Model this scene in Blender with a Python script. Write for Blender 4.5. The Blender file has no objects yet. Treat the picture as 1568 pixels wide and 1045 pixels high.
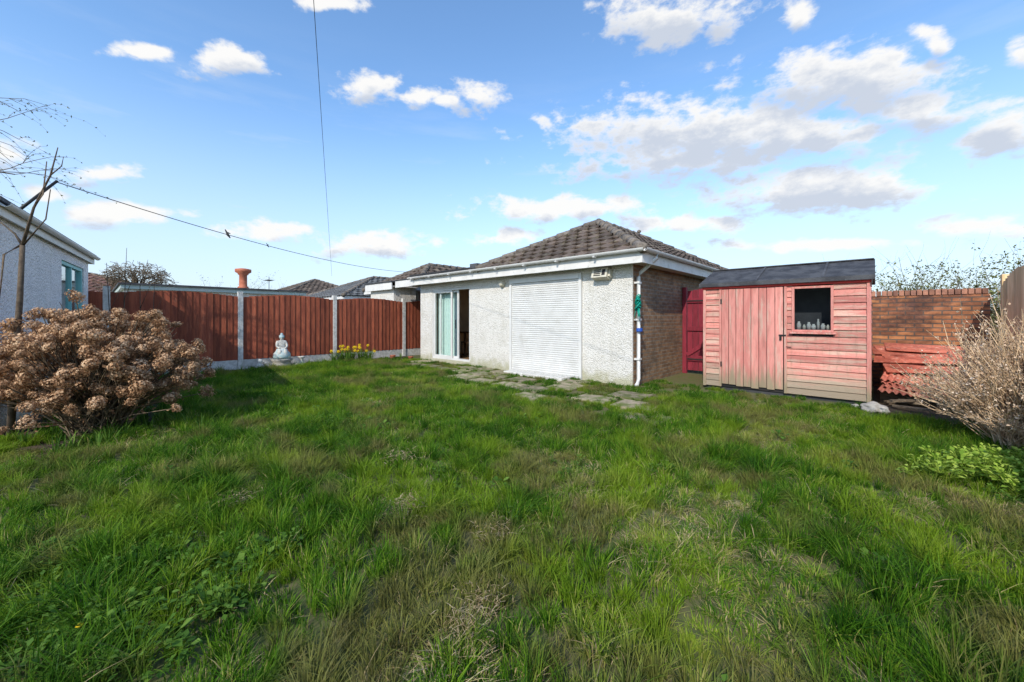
import bpy, math, random
import numpy as np
from math import sin, cos, pi, sqrt, radians, atan2
from mathutils import Vector, Matrix, Euler, noise as mn
random.seed(7); rng = np.random.default_rng(7)
scene = bpy.context.scene
U = random.uniform

# ------------------------------------------------------------------ helpers
def empty(name, loc=(0,0,0), rz=0.0):
    o = bpy.data.objects.new(name, None); scene.collection.objects.link(o)
    o.location = loc; o.rotation_euler = (0,0,rz); o.empty_display_size = .2
    return o

class MB:
    def __init__(s): s.v=[]; s.f=[]; s.m=[]; s.t=[]; s.sm=[]; s.M=None
    def add(s, verts, faces, mat=0, tint=None, smooth=False, h=None):
        if tint is None: tint = random.random()
        n=len(s.v)
        for p in verts:
            p=Vector(p)
            if s.M is not None: p = s.M @ p
            s.v.append(tuple(p)); s.t.append(tint)
        for f in faces:
            s.f.append(tuple(i+n for i in f)); s.m.append(mat); s.sm.append(smooth)
    def box(s,x0,x1,y0,y1,z0,z1,mat=0,tint=None,M=None):
        vs=[(x,y,z) for x in (x0,x1) for y in (y0,y1) for z in (z0,z1)]
        if M is not None: vs=[M@Vector(v) for v in vs]
        s.add(vs,[(0,1,3,2),(4,6,7,5),(0,4,5,1),(2,3,7,6),(0,2,6,4),(1,5,7,3)],mat,tint)
    def tube(s,pts,rad,n=6,mat=0,tint=None,smooth=True,cap=True):
        pts=[Vector(p) for p in pts]
        if not isinstance(rad,(list,tuple)): rad=[rad]*len(pts)
        vs=[];fs=[]
        for i,p in enumerate(pts):
            a=pts[max(i-1,0)]; b=pts[min(i+1,len(pts)-1)]
            d=(b-a)
            if d.length<1e-9: d=Vector((0,0,1))
            d.normalize()
            ref=Vector((0,0,1)) if abs(d.z)<.9 else Vector((1,0,0))
            x=d.cross(ref).normalized(); y=d.cross(x)
            for k in range(n):
                an=2*pi*k/n
                vs.append(p+(x*cos(an)+y*sin(an))*rad[i])
        for i in range(len(pts)-1):
            for k in range(n):
                k2=(k+1)%n
                fs.append((i*n+k,i*n+k2,(i+1)*n+k2,(i+1)*n+k))
        if cap:
            fs.append(tuple(range(n))[::-1]); fs.append(tuple((len(pts)-1)*n+k for k in range(n)))
        s.add(vs,fs,mat,tint,smooth)
    def lathe(s,prof,c=(0,0,0),n=16,mat=0,tint=None,sx=1,sy=1,smooth=True):
        vs=[];fs=[]
        for r,z in prof:
            for k in range(n):
                a=2*pi*k/n; vs.append((c[0]+r*cos(a)*sx,c[1]+r*sin(a)*sy,c[2]+z))
        for i in range(len(prof)-1):
            for k in range(n):
                k2=(k+1)%n; fs.append((i*n+k,i*n+k2,(i+1)*n+k2,(i+1)*n+k))
        fs.append(tuple(range(n))[::-1]); fs.append(tuple((len(prof)-1)*n+k for k in range(n)))
        s.add(vs,fs,mat,tint,smooth)
    def prism(s,prof,x0,x1,mat=0,tint=None,axis='x'):
        n=len(prof); vs=[]
        for x in (x0,x1):
            for a,b in prof: vs.append((x,a,b) if axis=='x' else (a,x,b))
        fs=[(i,(i+1)%n,(i+1)%n+n,i+n) for i in range(n)]
        fs.append(tuple(range(n))[::-1]); fs.append(tuple(range(n,2*n)))
        s.add(vs,fs,mat,tint)
    def build(s,name,mats,parent=None,bevel=0,link=True,fixn=True):
        me=bpy.data.meshes.new(name); me.from_pydata(s.v,[],s.f)
        if not isinstance(mats,(list,tuple)): mats=[mats]
        for m in mats: me.materials.append(m)
        me.polygons.foreach_set('material_index',s.m)
        me.polygons.foreach_set('use_smooth',s.sm)
        a=me.attributes.new('tint','FLOAT','POINT'); a.data.foreach_set('value',s.t)
        me.update()
        if fixn and len(s.f)<60000:
            import bmesh
            bm=bmesh.new(); bm.from_mesh(me); bmesh.ops.recalc_face_normals(bm,faces=bm.faces); bm.to_mesh(me); bm.free()
        o=bpy.data.objects.new(name,me)
        if link: scene.collection.objects.link(o)
        if parent: o.parent=parent
        if bevel:
            b=o.modifiers.new('bev','BEVEL'); b.width=bevel; b.segments=2; b.limit_method='ANGLE'; b.angle_limit=radians(50)
        return o

# ---- node helpers
def N(nt,t,**kw):
    n=nt.nodes.new(t)
    for k,v in kw.items(): setattr(n,k,v)
    return n
def L(nt,a,b): nt.links.new(a,b)
def setin(nt,sock,v):
    if hasattr(v,'is_output') : nt.links.new(v,sock)
    else: sock.default_value=v
def M_(nt,op,a,b=None,c=None,clamp=False):
    n=N(nt,'ShaderNodeMath',operation=op); n.use_clamp=clamp
    setin(nt,n.inputs[0],a)
    if b is not None: setin(nt,n.inputs[1],b)
    if c is not None: setin(nt,n.inputs[2],c)
    return n.outputs[0]
def MIX(nt,f,a,b,bt='MIX'):
    n=N(nt,'ShaderNodeMix',data_type='RGBA',blend_type=bt)
    def c(v): return v if hasattr(v,'is_output') else (v[0],v[1],v[2],1)
    setin(nt,n.inputs[0],f); setin(nt,n.inputs[6],c(a)); setin(nt,n.inputs[7],c(b))
    return n.outputs[2]
def RAMP(nt,f,stops):
    n=N(nt,'ShaderNodeValToRGB'); setin(nt,n.inputs[0],f)
    e=n.color_ramp.elements
    while len(e)<len(stops): e.new(.5)
    for i,(p,c) in enumerate(stops):
        e[i].position=p; e[i].color=(c[0],c[1],c[2],1) if isinstance(c,(tuple,list)) else (c,c,c,1)
    return n.outputs[0]
def SS(nt,v,lo,hi):
    n=N(nt,'ShaderNodeMapRange',interpolation_type='SMOOTHSTEP')
    setin(nt,n.inputs[0],v); n.inputs[1].default_value=lo; n.inputs[2].default_value=hi
    n.inputs[3].default_value=0; n.inputs[4].default_value=1
    return n.outputs[0]
def NOISE(nt,vec,scale,detail=5,rough=.55,out=0):
    n=N(nt,'ShaderNodeTexNoise'); setin(nt,n.inputs['Vector'],vec)
    n.inputs['Scale'].default_value=scale; n.inputs['Detail'].default_value=detail; n.inputs['Roughness'].default_value=rough
    return n.outputs[out]
def base(name):
    m=bpy.data.materials.new(name); m.use_nodes=True; nt=m.node_tree
    b=nt.nodes['Principled BSDF']
    pos=N(nt,'ShaderNodeNewGeometry').outputs['Position']
    return m,nt,b,pos
def TINT(nt):
    return N(nt,'ShaderNodeAttribute',attribute_name='tint').outputs['Fac']
def STRETCH(nt,v,s):
    n=N(nt,'ShaderNodeMapping'); L(nt,v,n.inputs[0]); n.inputs['Scale'].default_value=s
    return n.outputs[0]
def pmat(name,c1,c2,scale=3,rough=.7,bump=.3,bscale=60,bdist=.01,tk=.3,stretch=(1,1,1),stain=None,sthr=(.5,.7),sscale=2,metal=0,spec=.3,zfade=None,peel=None,grime=None):
    m,nt,b,pos=base(name)
    v=STRETCH(nt,pos,stretch)
    f=NOISE(nt,v,scale,4,.6)
    col=MIX(nt,SS(nt,f,.35,.65),c1,c2)
    if stain is not None:
        g=SS(nt,NOISE(nt,v,sscale,6,.7),sthr[0],sthr[1]); col=MIX(nt,g,col,stain)
    if peel is not None:   # flaked paint showing bare timber
        mask=M_(nt,'ADD',NOISE(nt,v,peel[0],6,.75),M_(nt,'MULTIPLY',M_(nt,'SUBTRACT',NOISE(nt,pos,1.6,3,.6),.5),.5))
        col=MIX(nt,SS(nt,mask,peel[1],peel[1]+.035),col,peel[2])
    if grime is not None:
        col=MIX(nt,M_(nt,'MULTIPLY',SS(nt,NOISE(nt,STRETCH(nt,pos,(7,7,1.2)),2.2,6,.7),.48,.72),grime[0]),col,grime[1])
    if zfade:
        z=N(nt,'ShaderNodeSeparateXYZ'); L(nt,pos,z.inputs[0])
        zz=M_(nt,'ADD',z.outputs[2],M_(nt,'MULTIPLY',M_(nt,'SUBTRACT',NOISE(nt,v,5,5),.5),zfade[2]))
        col=MIX(nt,M_(nt,'SUBTRACT',1.0,SS(nt,zz,zfade[0],zfade[1])),col,zfade[3])
    k=M_(nt,'ADD',M_(nt,'MULTIPLY',TINT(nt),tk),1-tk*.5)
    hs=N(nt,'ShaderNodeHueSaturation'); L(nt,col,hs.inputs['Color']); L(nt,k,hs.inputs['Value'])
    L(nt,hs.outputs[0],b.inputs['Base Color'])
    b.inputs['Roughness'].default_value=rough; b.inputs['Metallic'].default_value=metal
    b.inputs['Specular IOR Level'].default_value=spec
    if bump:
        bp=N(nt,'ShaderNodeBump'); bp.inputs['Strength'].default_value=bump; bp.inputs['Distance'].default_value=bdist
        L(nt,NOISE(nt,v,bscale,3,.6),bp.inputs['Height']); L(nt,bp.outputs[0],b.inputs['Normal'])
    return m
def brickmat(name,c1,c2,mort,stain,sthr=(.45,.7),dark=.3):
    m,nt,b,pos=base(name)
    s=N(nt,'ShaderNodeSeparateXYZ'); L(nt,pos,s.inputs[0])
    c=N(nt,'ShaderNodeCombineXYZ'); L(nt,M_(nt,'ADD',s.outputs[0],s.outputs[1]),c.inputs[0]); L(nt,s.outputs[2],c.inputs[1])
    n=N(nt,'ShaderNodeTexBrick'); L(nt,c.outputs[0],n.inputs['Vector'])
    for k,v in (('Color1',c1),('Color2',c2),('Mortar',mort)): n.inputs[k].default_value=(*v,1)
    n.inputs['Scale'].default_value=1; n.inputs['Mortar Size'].default_value=.010; n.inputs['Mortar Smooth'].default_value=.1
    n.inputs['Brick Width'].default_value=.225; n.inputs['Row Height'].default_value=.075
    col=MIX(nt,M_(nt,'MULTIPLY',SS(nt,NOISE(nt,pos,1.7,9,.75),sthr[0],sthr[1]),.8),n.outputs[0],stain)
    col=MIX(nt,.6,col,MIX(nt,SS(nt,NOISE(nt,STRETCH(nt,pos,(5,5,13)),1.0,3,.6),.35,.65),(dark,dark*.9,dark*.85),(1,1,1)),'MULTIPLY')
    L(nt,col,b.inputs['Base Color']); b.inputs['Roughness'].default_value=.85
    h=M_(nt,'SUBTRACT',M_(nt,'MULTIPLY',NOISE(nt,pos,70,4),.4),n.outputs['Fac'])
    bp=N(nt,'ShaderNodeBump'); bp.inputs['Strength'].default_value=.8; bp.inputs['Distance'].default_value=.012
    L(nt,h,bp.inputs['Height']); L(nt,bp.outputs[0],b.inputs['Normal'])
    return m
def dashmat(name,c1,c2):
    m,nt,b,pos=base(name)
    n=N(nt,'ShaderNodeTexVoronoi'); L(nt,pos,n.inputs['Vector']); n.inputs['Scale'].default_value=42
    h=M_(nt,'ADD',M_(nt,'MULTIPLY',n.outputs['Distance'],1.0),M_(nt,'MULTIPLY',NOISE(nt,pos,25,4,.7),1.2))
    col=MIX(nt,SS(nt,NOISE(nt,pos,2.5,5,.65),.4,.75),c1,c2)
    col=MIX(nt,M_(nt,'MULTIPLY',SS(nt,n.outputs['Distance'],.42,.75),.4),col,(.36,.34,.29))
    z=N(nt,'ShaderNodeSeparateXYZ'); L(nt,pos,z.inputs[0])
    zz=M_(nt,'ADD',z.outputs[2],M_(nt,'MULTIPLY',M_(nt,'SUBTRACT',NOISE(nt,pos,6,4),.5),.5))
    col=MIX(nt,M_(nt,'MULTIPLY',M_(nt,'SUBTRACT',1.0,SS(nt,zz,.02,.32)),.7),col,(.36,.34,.18))
    st=SS(nt,NOISE(nt,STRETCH(nt,pos,(4,4,.5)),1.5,5,.7),.52,.75)
    col=MIX(nt,M_(nt,'MULTIPLY',st,.3),col,(.46,.43,.34))
    L(nt,col,b.inputs['Base Color']); b.inputs['Roughness'].default_value=.9
    bp=N(nt,'ShaderNodeBump'); bp.inputs['Strength'].default_value=.95; bp.inputs['Distance'].default_value=.014; bp.invert=True
    L(nt,h,bp.inputs['Height']); L(nt,bp.outputs[0],b.inputs['Normal'])
    return m
def glassmat(name,tintc=(.9,.95,.95),k=.75):
    m=bpy.data.materials.new(name); m.use_nodes=True; nt=m.node_tree
    for n in list(nt.nodes):
        if n.type!='OUTPUT_MATERIAL': nt.nodes.remove(n)
    out=[n for n in nt.nodes][0]
    t=N(nt,'ShaderNodeBsdfTransparent'); t.inputs[0].default_value=(*tintc,1)
    g=N(nt,'ShaderNodeBsdfGlossy'); g.inputs['Roughness'].default_value=.03
    lw=N(nt,'ShaderNodeLayerWeight'); lw.inputs[0].default_value=.12
    mx=N(nt,'ShaderNodeMixShader'); L(nt,M_(nt,'MULTIPLY',lw.outputs['Fresnel'],k),mx.inputs[0])
    L(nt,t.outputs[0],mx.inputs[1]); L(nt,g.outputs[0],mx.inputs[2]); L(nt,mx.outputs[0],out.inputs[0])
    return m
def leafmat(name,stops,transl=.35,namp=.3,rough=.6,world=None,nscale=1.4):
    m,nt,b,pos=base(name); b.inputs['Specular IOR Level'].default_value=.12
    f=TINT(nt)
    if world:
        n=N(nt,'ShaderNodeTexNoise'); L(nt,pos,n.inputs['Vector']); n.inputs['Scale'].default_value=nscale; n.inputs['Detail'].default_value=2.5; n.inputs['Roughness'].default_value=.65
        s=N(nt,'ShaderNodeSeparateColor'); L(nt,n.outputs['Color'],s.inputs[0])
        f=M_(nt,'ADD',f,M_(nt,'MULTIPLY',M_(nt,'SUBTRACT',s.outputs[0],.5),namp),clamp=True)
    col=RAMP(nt,f,stops)
    if world:
        col=MIX(nt,M_(nt,'MULTIPLY',SS(nt,s.outputs[1],world[0],world[1]),world[2]),col,world[3])
        col=MIX(nt,M_(nt,'MULTIPLY',SS(nt,s.outputs[2],.5,.62),.45),col,world[4])
    L(nt,col,b.inputs['Base Color']); b.inputs['Roughness'].default_value=rough
    t=N(nt,'ShaderNodeBsdfTranslucent'); L(nt,col,t.inputs[0])
    mx=N(nt,'ShaderNodeMixShader'); mx.inputs[0].default_value=transl
    L(nt,b.outputs[0],mx.inputs[1]); L(nt,t.outputs[0],mx.inputs[2])
    L(nt,mx.outputs[0],[n for n in nt.nodes if n.type=='OUTPUT_MATERIAL'][0].inputs[0])
    return m

# ---- scatter with geometry nodes (one object, instanced sources)
def scatter(name,sources,pts,parent=None):
    me=bpy.data.meshes.new(name); me.from_pydata([p[0] for p in pts],[],[])
    a=me.attributes.new('rot','FLOAT_VECTOR','POINT'); a.data.foreach_set('vector',np.array([p[1] for p in pts],dtype=np.float32).ravel())
    a=me.attributes.new('scl','FLOAT','POINT'); a.data.foreach_set('value',np.array([p[2] for p in pts],dtype=np.float32))
    a=me.attributes.new('idx','INT','POINT'); a.data.foreach_set('value',np.array([p[3] for p in pts],dtype=np.int32))
    o=bpy.data.objects.new(name,me); scene.collection.objects.link(o)
    if parent: o.parent=parent
    col=bpy.data.collections.new(name+'_parts')
    for s in sources: col.objects.link(s); s.parent=o
    ng=bpy.data.node_groups.new(name+'_scatter','GeometryNodeTree')
    ng.interface.new_socket('Geometry',in_out='INPUT',socket_type='NodeSocketGeometry')
    ng.interface.new_socket('Geometry',in_out='OUTPUT',socket_type='NodeSocketGeometry')
    gi=ng.nodes.new('NodeGroupInput'); go=ng.nodes.new('NodeGroupOutput')
    ci=ng.nodes.new('GeometryNodeCollectionInfo'); ci.inputs['Collection'].default_value=col
    ci.inputs['Separate Children'].default_value=True; ci.inputs['Reset Children'].default_value=True
    ip=ng.nodes.new('GeometryNodeInstanceOnPoints'); ip.inputs['Pick Instance'].default_value=True
    def na(n,t):
        x=ng.nodes.new('GeometryNodeInputNamedAttribute'); x.data_type=t; x.inputs['Name'].default_value=n
        return x.outputs[0]
    ng.links.new(gi.outputs[0],ip.inputs['Points']); ng.links.new(ci.outputs[0],ip.inputs['Instance'])
    ng.links.new(na('idx','INT'),ip.inputs['Instance Index']); ng.links.new(na('rot','FLOAT_VECTOR'),ip.inputs['Rotation'])
    ng.links.new(na('scl','FLOAT'),ip.inputs['Scale']); ng.links.new(ip.outputs[0],go.inputs[0])
    md=o.modifiers.new('scatter','NODES'); md.node_group=ng
    return o

# ------------------------------------------------------------------ materials
WHITE=pmat('white_upvc',(.68,.67,.645),(.63,.62,.595),scale=4,rough=.4,bump=.05,tk=.10,stain=(.50,.48,.42),sthr=(.58,.85))
FASC=pmat('fascia_paint',(.72,.70,.67),(.64,.62,.59),scale=3,rough=.5,bump=.1,tk=.06,stain=(.34,.33,.29),sthr=(.56,.8),sscale=5)
DASH=dashmat('pebbledash_white',(.75,.72,.67),(.65,.62,.56))
DASH2=dashmat('pebbledash_old',(.88,.85,.85),(.76,.73,.74))
BRK=brickmat('brown_brick',(.42,.25,.135),(.28,.16,.09),(.34,.29,.23),(.16,.12,.085),dark=.45)
BRK2=brickmat('orange_brick',(.56,.23,.09),(.32,.12,.06),(.17,.12,.09),(.09,.048,.04),(.46,.62),.26)
TILE=pmat('roof_tile',(.095,.07,.055),(.15,.11,.085),scale=6,rough=.9,bump=.6,bscale=45,tk=.6,stain=(.22,.20,.13),sthr=(.52,.72),sscale=9)
TILE2=pmat('roof_tile_grey',(.10,.10,.10),(.17,.17,.165),scale=6,rough=.9,bump=.5,tk=.5)
LEAD=pmat('ridge_tile',(.20,.17,.14),(.11,.09,.075),scale=12,rough=.8,bump=.4,tk=.4)
FELT=pmat('roof_felt',(.045,.045,.05),(.09,.09,.095),scale=5,rough=.75,bump=.5,bscale=120,tk=.2,stain=(.24,.24,.23),sthr=(.62,.8),sscale=4)
FENCE=pmat('fence_wood',(.34,.088,.042),(.22,.055,.030),scale=3,stretch=(6,6,.8),rough=.75,bump=.4,bscale=20,tk=.6,stain=(.43,.155,.085),sthr=(.55,.75),sscale=4)
FENCE2=pmat('fence_pale',(.78,.56,.31),(.62,.42,.21),scale=3,stretch=(6,6,.8),rough=.8,bump=.4,bscale=20,tk=.4)
CONC=pmat('concrete',(.64,.62,.58),(.48,.46,.42),scale=14,rough=.9,bump=.5,bscale=90,tk=.2,stain=(.30,.30,.22),sthr=(.6,.8),sscale=5)
SLAB=pmat('paving',(.38,.31,.21),(.25,.205,.135),scale=7,rough=.92,bump=.6,bscale=60,tk=.5,stain=(.13,.15,.045),sthr=(.42,.60),sscale=5)
SHED=pmat('shed_paint_h',(.70,.285,.23),(.58,.20,.165),scale=3,stretch=(.5,.5,5),rough=.88,bump=.9,bscale=30,tk=.42,stain=(.62,.40,.31),sthr=(.46,.62),sscale=3.2,zfade=(.15,.6,.6,(.38,.30,.215)),peel=(7,.60,(.50,.39,.29)),grime=(.55,(.30,.16,.12)))
SHEDV=pmat('shed_paint_v',(.72,.30,.25),(.60,.215,.18),scale=3,stretch=(5,5,.5),rough=.88,bump=.9,bscale=30,tk=.30,stain=(.62,.40,.32),sthr=(.50,.66),sscale=3.2,zfade=(.1,.55,.8,(.32,.255,.165)),peel=(7,.63,(.50,.39,.29)),grime=(.5,(.32,.17,.13)))
RED=pmat('red_trim',(.74,.06,.045),(.55,.05,.04),scale=5,rough=.6,bump=.2,tk=.1)
GATE=pmat('gate_red',(.26,.025,.045),(.19,.02,.033),scale=5,stretch=(5,5,.8),rough=.6,bump=.3,tk=.3)
BLACK=pmat('black_iron',(.02,.02,.02),(.035,.03,.028),rough=.5,bump=.1,tk=.1)
WOOD=pmat('weathered_timber',(.20,.15,.10),(.11,.08,.055),scale=6,stretch=(1,6,6),rough=.85,bump=.4,tk=.5)
RUST=pmat('corrugated_rust',(.46,.14,.09),(.28,.075,.05),scale=5,rough=.6,bump=.2,tk=.9,stain=(.58,.32,.24),sthr=(.52,.75),sscale=6,grime=(.6,(.12,.05,.04)))
TERRA=pmat('terracotta',(.50,.17,.10),(.38,.12,.065),scale=8,rough=.8,bump=.2,tk=.2)
TEAL=pmat('teal_paint',(.20,.48,.48),(.25,.54,.53),rough=.5,bump=.1,tk=.15)
TEALH=pmat('teal_hose',(.0,.33,.24),(.0,.27,.2),rough=.5,bump=.1,tk=.3)
BLUE=pmat('blue_plastic',(.03,.12,.5),(.03,.1,.4),rough=.4,bump=.05,tk=.2)
STONE=pmat('stone',(.42,.39,.34),(.30,.28,.25),scale=8,rough=.9,bump=.5,bscale=40,tk=.2)
CREAMP=pmat('cream_plastic',(.62,.58,.48),(.5,.47,.38),scale=8,rough=.6,bump=.1,tk=.1)
STATUE=pmat('statue_white',(.68,.66,.60),(.52,.50,.45),scale=10,rough=.8,bump=.2,tk=.15)
STATB=pmat('statue_blue',(.34,.50,.52),(.42,.55,.56),scale=9,rough=.7,bump=.2,tk=.2,stain=(.60,.60,.56),sthr=(.45,.62),sscale=12)
BARK=pmat('bark',(.13,.095,.065),(.07,.05,.036),scale=20,rough=.9,bump=.5,tk=.5)
TWIG=pmat('twig_brown',(.21,.155,.10),(.12,.09,.058),scale=20,rough=.9,bump=0,tk=.6)
STRAW=pmat('straw_stem',(.74,.55,.36),(.55,.38,.23),scale=10,rough=.85,bump=0,tk=.7)
CREAM=pmat('interior_plaster',(.78,.62,.45),(.70,.55,.40),rough=.9,bump=.1,tk=.1)
FLOORW=pmat('interior_floor',(.42,.24,.12),(.32,.18,.09),rough=.5,bump=.1,tk=.2)
CURT=pmat('curtain_fabric',(.66,.74,.68),(.58,.67,.62),scale=10,rough=.9,bump=.1,tk=.2)
GLASS=glassmat('window_glass')
GLASSD=glassmat('shed_window_glass',(.6,.65,.68),1.3)
SOIL=pmat('soil',(.085,.06,.04),(.05,.038,.025),scale=9,rough=.95,bump=.8,bscale=30,bdist=.03,tk=.2)
CABLE=pmat('cable_black',(.03,.03,.035),(.05,.05,.055),rough=.6,bump=0,tk=.1)

GRASS=leafmat('grass_blades',[(0,(.022,.080,.006)),(.25,(.055,.155,.009)),(.5,(.115,.245,.016)),(.72,(.22,.34,.03)),(.85,(.38,.40,.09)),(.93,(.54,.42,.21)),(1,(.64,.51,.32))],.36,.70,.5,
    world=(.49,.62,.60,(.27,.21,.085),(.29,.40,.025)))
LEAF=leafmat('green_leaves',[(0,(.04,.10,.015)),(.5,(.09,.19,.025)),(1,(.19,.30,.05))],.3)
LIME=leafmat('lime_leaves',[(0,(.16,.28,.03)),(.5,(.32,.46,.06)),(1,(.50,.62,.12))],.3)
HYD=leafmat('dried_petals',[(0,(.20,.105,.055)),(.35,(.44,.25,.135)),(.7,(.68,.45,.27)),(1,(.86,.66,.45))],.2,rough=.85)
STRAWL=leafmat('straw_leaves',[(0,(.46,.30,.19)),(.5,(.74,.54,.38)),(1,(.88,.72,.56))],.2,rough=.85)
THATCH=leafmat('dead_grass',[(0,(.26,.18,.09)),(.5,(.48,.36,.20)),(1,(.66,.52,.34))],.2,rough=.85)
YEL=leafmat('daffodil_petals',[(0,(.80,.55,.02)),(1,(.85,.62,.04))],.2)

# ------------------------------------------------------------------ camera
cam=bpy.data.cameras.new('camera'); co=bpy.data.objects.new('camera',cam); scene.collection.objects.link(co)
cam.lens=13.78; cam.sensor_width=36; cam.shift_y=-.0226; cam.clip_end=3000; cam.clip_start=.05
co.location=(3.384,-7.007,1.3); co.rotation_euler=(pi/2,0,radians(42.97))
scene.camera=co
F=Vector((-.682,.732,0)); R=Vector((.732,.682,0))

# ------------------------------------------------------------------ world + sun
az_s=Vector((.30,-.954,0)).normalized(); EL=radians(37)
S=Vector((az_s.x*cos(EL),az_s.y*cos(EL),sin(EL)))
sun=bpy.data.lights.new('sun','SUN'); sun.energy=3.9; sun.angle=radians(.5); sun.color=(1,.93,.82)
so=bpy.data.objects.new('sun',sun); scene.collection.objects.link(so)
so.rotation_euler=(-S).to_track_quat('-Z','Y').to_euler(); so.location=(0,-10,20)

w=bpy.data.worlds.new('World'); scene.world=w; w.use_nodes=True; nt=w.node_tree
bg=nt.nodes['Background']; wo=[n for n in nt.nodes if n.type=='OUTPUT_WORLD'][0]
sky=N(nt,'ShaderNodeTexSky',sky_type='NISHITA'); sky.sun_disc=False; sky.sun_elevation=EL; sky.sun_rotation=pi-.305
sky.air_density=1.0; sky.dust_density=.6; sky.ozone_density=1.6
# cumulus banks: each entry is a cloud's bearing/height in the sky (tangents) and its half extents
cg=bpy.data.node_groups.new('cloud_field','ShaderNodeTree')
cg.interface.new_socket('P',in_out='INPUT',socket_type='NodeSocketVector')
cg.interface.new_socket('V',in_out='OUTPUT',socket_type='NodeSocketFloat')
gi=cg.nodes.new('NodeGroupInput'); go=cg.nodes.new('NodeGroupOutput')
clouds=[(.52,.465,.42,.095),(.45,.41,.32,.07),(.72,.46,.28,.08),(.86,.60,.30,.085),(.80,.328,.38,.065),(.41,.765,.20,.075),(1.03,.53,.17,.06),
 (-.92,.682,.10,.026),(-.73,.655,.12,.042),(-.385,.588,.095,.048),(-.095,.565,.08,.052),(-.17,.553,.05,.018),(-.232,.562,.05,.03),
 (.143,.278,.27,.035),(.427,.242,.18,.030),(0,.208,.09,.025),(1.26,.47,.14,.085),(1.20,.228,.17,.034),(-1.05,.375,.10,.034),(-1.28,.42,.10,.048),
 (-1.02,.262,.17,.034),(-.357,.192,.18,.036),(-.64,.225,.13,.024),(1.085,.70,.055,.038),(.73,.77,.055,.038),(-.47,.80,.09,.028),(1.32,.665,.06,.05),
 (.78,.19,.30,.02),(-1.2,.31,.06,.03),(2.2,.6,.5,.16),(-2.2,.5,.5,.12)]
cur=None
for (a,e,hw,hh) in clouds:
    v1=N(cg,'ShaderNodeVectorMath',operation='SUBTRACT'); L(cg,gi.outputs[0],v1.inputs[0]); v1.inputs[1].default_value=(a,e,0)
    v2=N(cg,'ShaderNodeVectorMath',operation='MULTIPLY'); L(cg,v1.outputs[0],v2.inputs[0]); v2.inputs[1].default_value=(1/hw,1/hh,0)
    v3=N(cg,'ShaderNodeVectorMath',operation='LENGTH'); L(cg,v2.outputs[0],v3.inputs[0])
    cur=v3.outputs['Value'] if cur is None else M_(cg,'SMOOTH_MIN',cur,v3.outputs['Value'],.2)
L(cg,M_(cg,'SUBTRACT',1.0,cur),go.inputs[0])
D=N(nt,'ShaderNodeTexCoord').outputs['Generated']
def DOT(v,c):
    n=N(nt,'ShaderNodeVectorMath',operation='DOT_PRODUCT'); L(nt,v,n.inputs[0]); n.inputs[1].default_value=c
    return n.outputs['Value']
dz=DOT(D,(0,0,1))
den=M_(nt,'MAXIMUM',M_(nt,'ABSOLUTE',DOT(D,tuple(F))),.05)
cu=M_(nt,'DIVIDE',DOT(D,tuple(R)),den); cv=M_(nt,'DIVIDE',dz,den)
el=M_(nt,'MULTIPLY',M_(nt,'ARCSINE',dz),57.2958)
Ds=STRETCH(nt,D,(1,1,1.9))
wn=N(nt,'ShaderNodeTexNoise'); L(nt,Ds,wn.inputs['Vector']); wn.inputs['Scale'].default_value=8; wn.inputs['Detail'].default_value=2; wn.inputs['Roughness'].default_value=.5
ws=N(nt,'ShaderNodeSeparateColor'); L(nt,wn.outputs['Color'],ws.inputs[0])
cuw=M_(nt,'ADD',cu,M_(nt,'MULTIPLY',M_(nt,'SUBTRACT',ws.outputs[0],.5),.10))
cvw=M_(nt,'ADD',cv,M_(nt,'MULTIPLY',M_(nt,'SUBTRACT',ws.outputs[1],.5),.045))
def FIELD(de):
    c=N(nt,'ShaderNodeCombineXYZ'); L(nt,cuw,c.inputs[0]); L(nt,M_(nt,'ADD',cvw,de),c.inputs[1])
    g=N(nt,'ShaderNodeGroup'); g.node_tree=cg; L(nt,c.outputs[0],g.inputs[0]); return g.outputs[0]
f1=FIELD(0.0); f2=FIELD(.045)
fb=NOISE(nt,Ds,15,7,.6)
puff=M_(nt,'MULTIPLY',M_(nt,'SUBTRACT',fb,.49),3.0)
dens=SS(nt,M_(nt,'ADD',f1,puff),-.08,.62)
shade=SS(nt,M_(nt,'ADD',f2,M_(nt,'MULTIPLY',puff,.8)),-.05,.8)
ccol=MIX(nt,M_(nt,'MULTIPLY',shade,.95),(1.0,.99,.97),(.60,.66,.77))
hz=M_(nt,'MULTIPLY',SS(nt,NOISE(nt,STRETCH(nt,D,(1,1,6)),3.5,5,.6),.42,.75),M_(nt,'MULTIPLY',M_(nt,'SUBTRACT',1.0,SS(nt,el,6,36)),.6))
skyc=MIX(nt,1.0,sky.outputs[0],(1.75,2.15,2.4),'MULTIPLY')
bg.inputs['Strength'].default_value=.12; L(nt,skyc,bg.inputs['Color'])
haze=N(nt,'ShaderNodeBackground'); haze.inputs['Color'].default_value=(.73,.83,.97,1); haze.inputs['Strength'].default_value=1.0
hf=M_(nt,'MAXIMUM',hz,M_(nt,'MULTIPLY',M_(nt,'SUBTRACT',1.0,SS(nt,el,-4,28)),.9))
mh=N(nt,'ShaderNodeMixShader'); L(nt,hf,mh.inputs[0]); L(nt,bg.outputs[0],mh.inputs[1]); L(nt,haze.outputs[0],mh.inputs[2])
bgc=N(nt,'ShaderNodeBackground'); L(nt,ccol,bgc.inputs['Color']); bgc.inputs['Strength'].default_value=1.0
mx=N(nt,'ShaderNodeMixShader'); L(nt,M_(nt,'MULTIPLY',dens,.97),mx.inputs[0]); L(nt,mh.outputs[0],mx.inputs[1]); L(nt,bgc.outputs[0],mx.inputs[2]); L(nt,mx.outputs[0],wo.inputs['Surface'])
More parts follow.
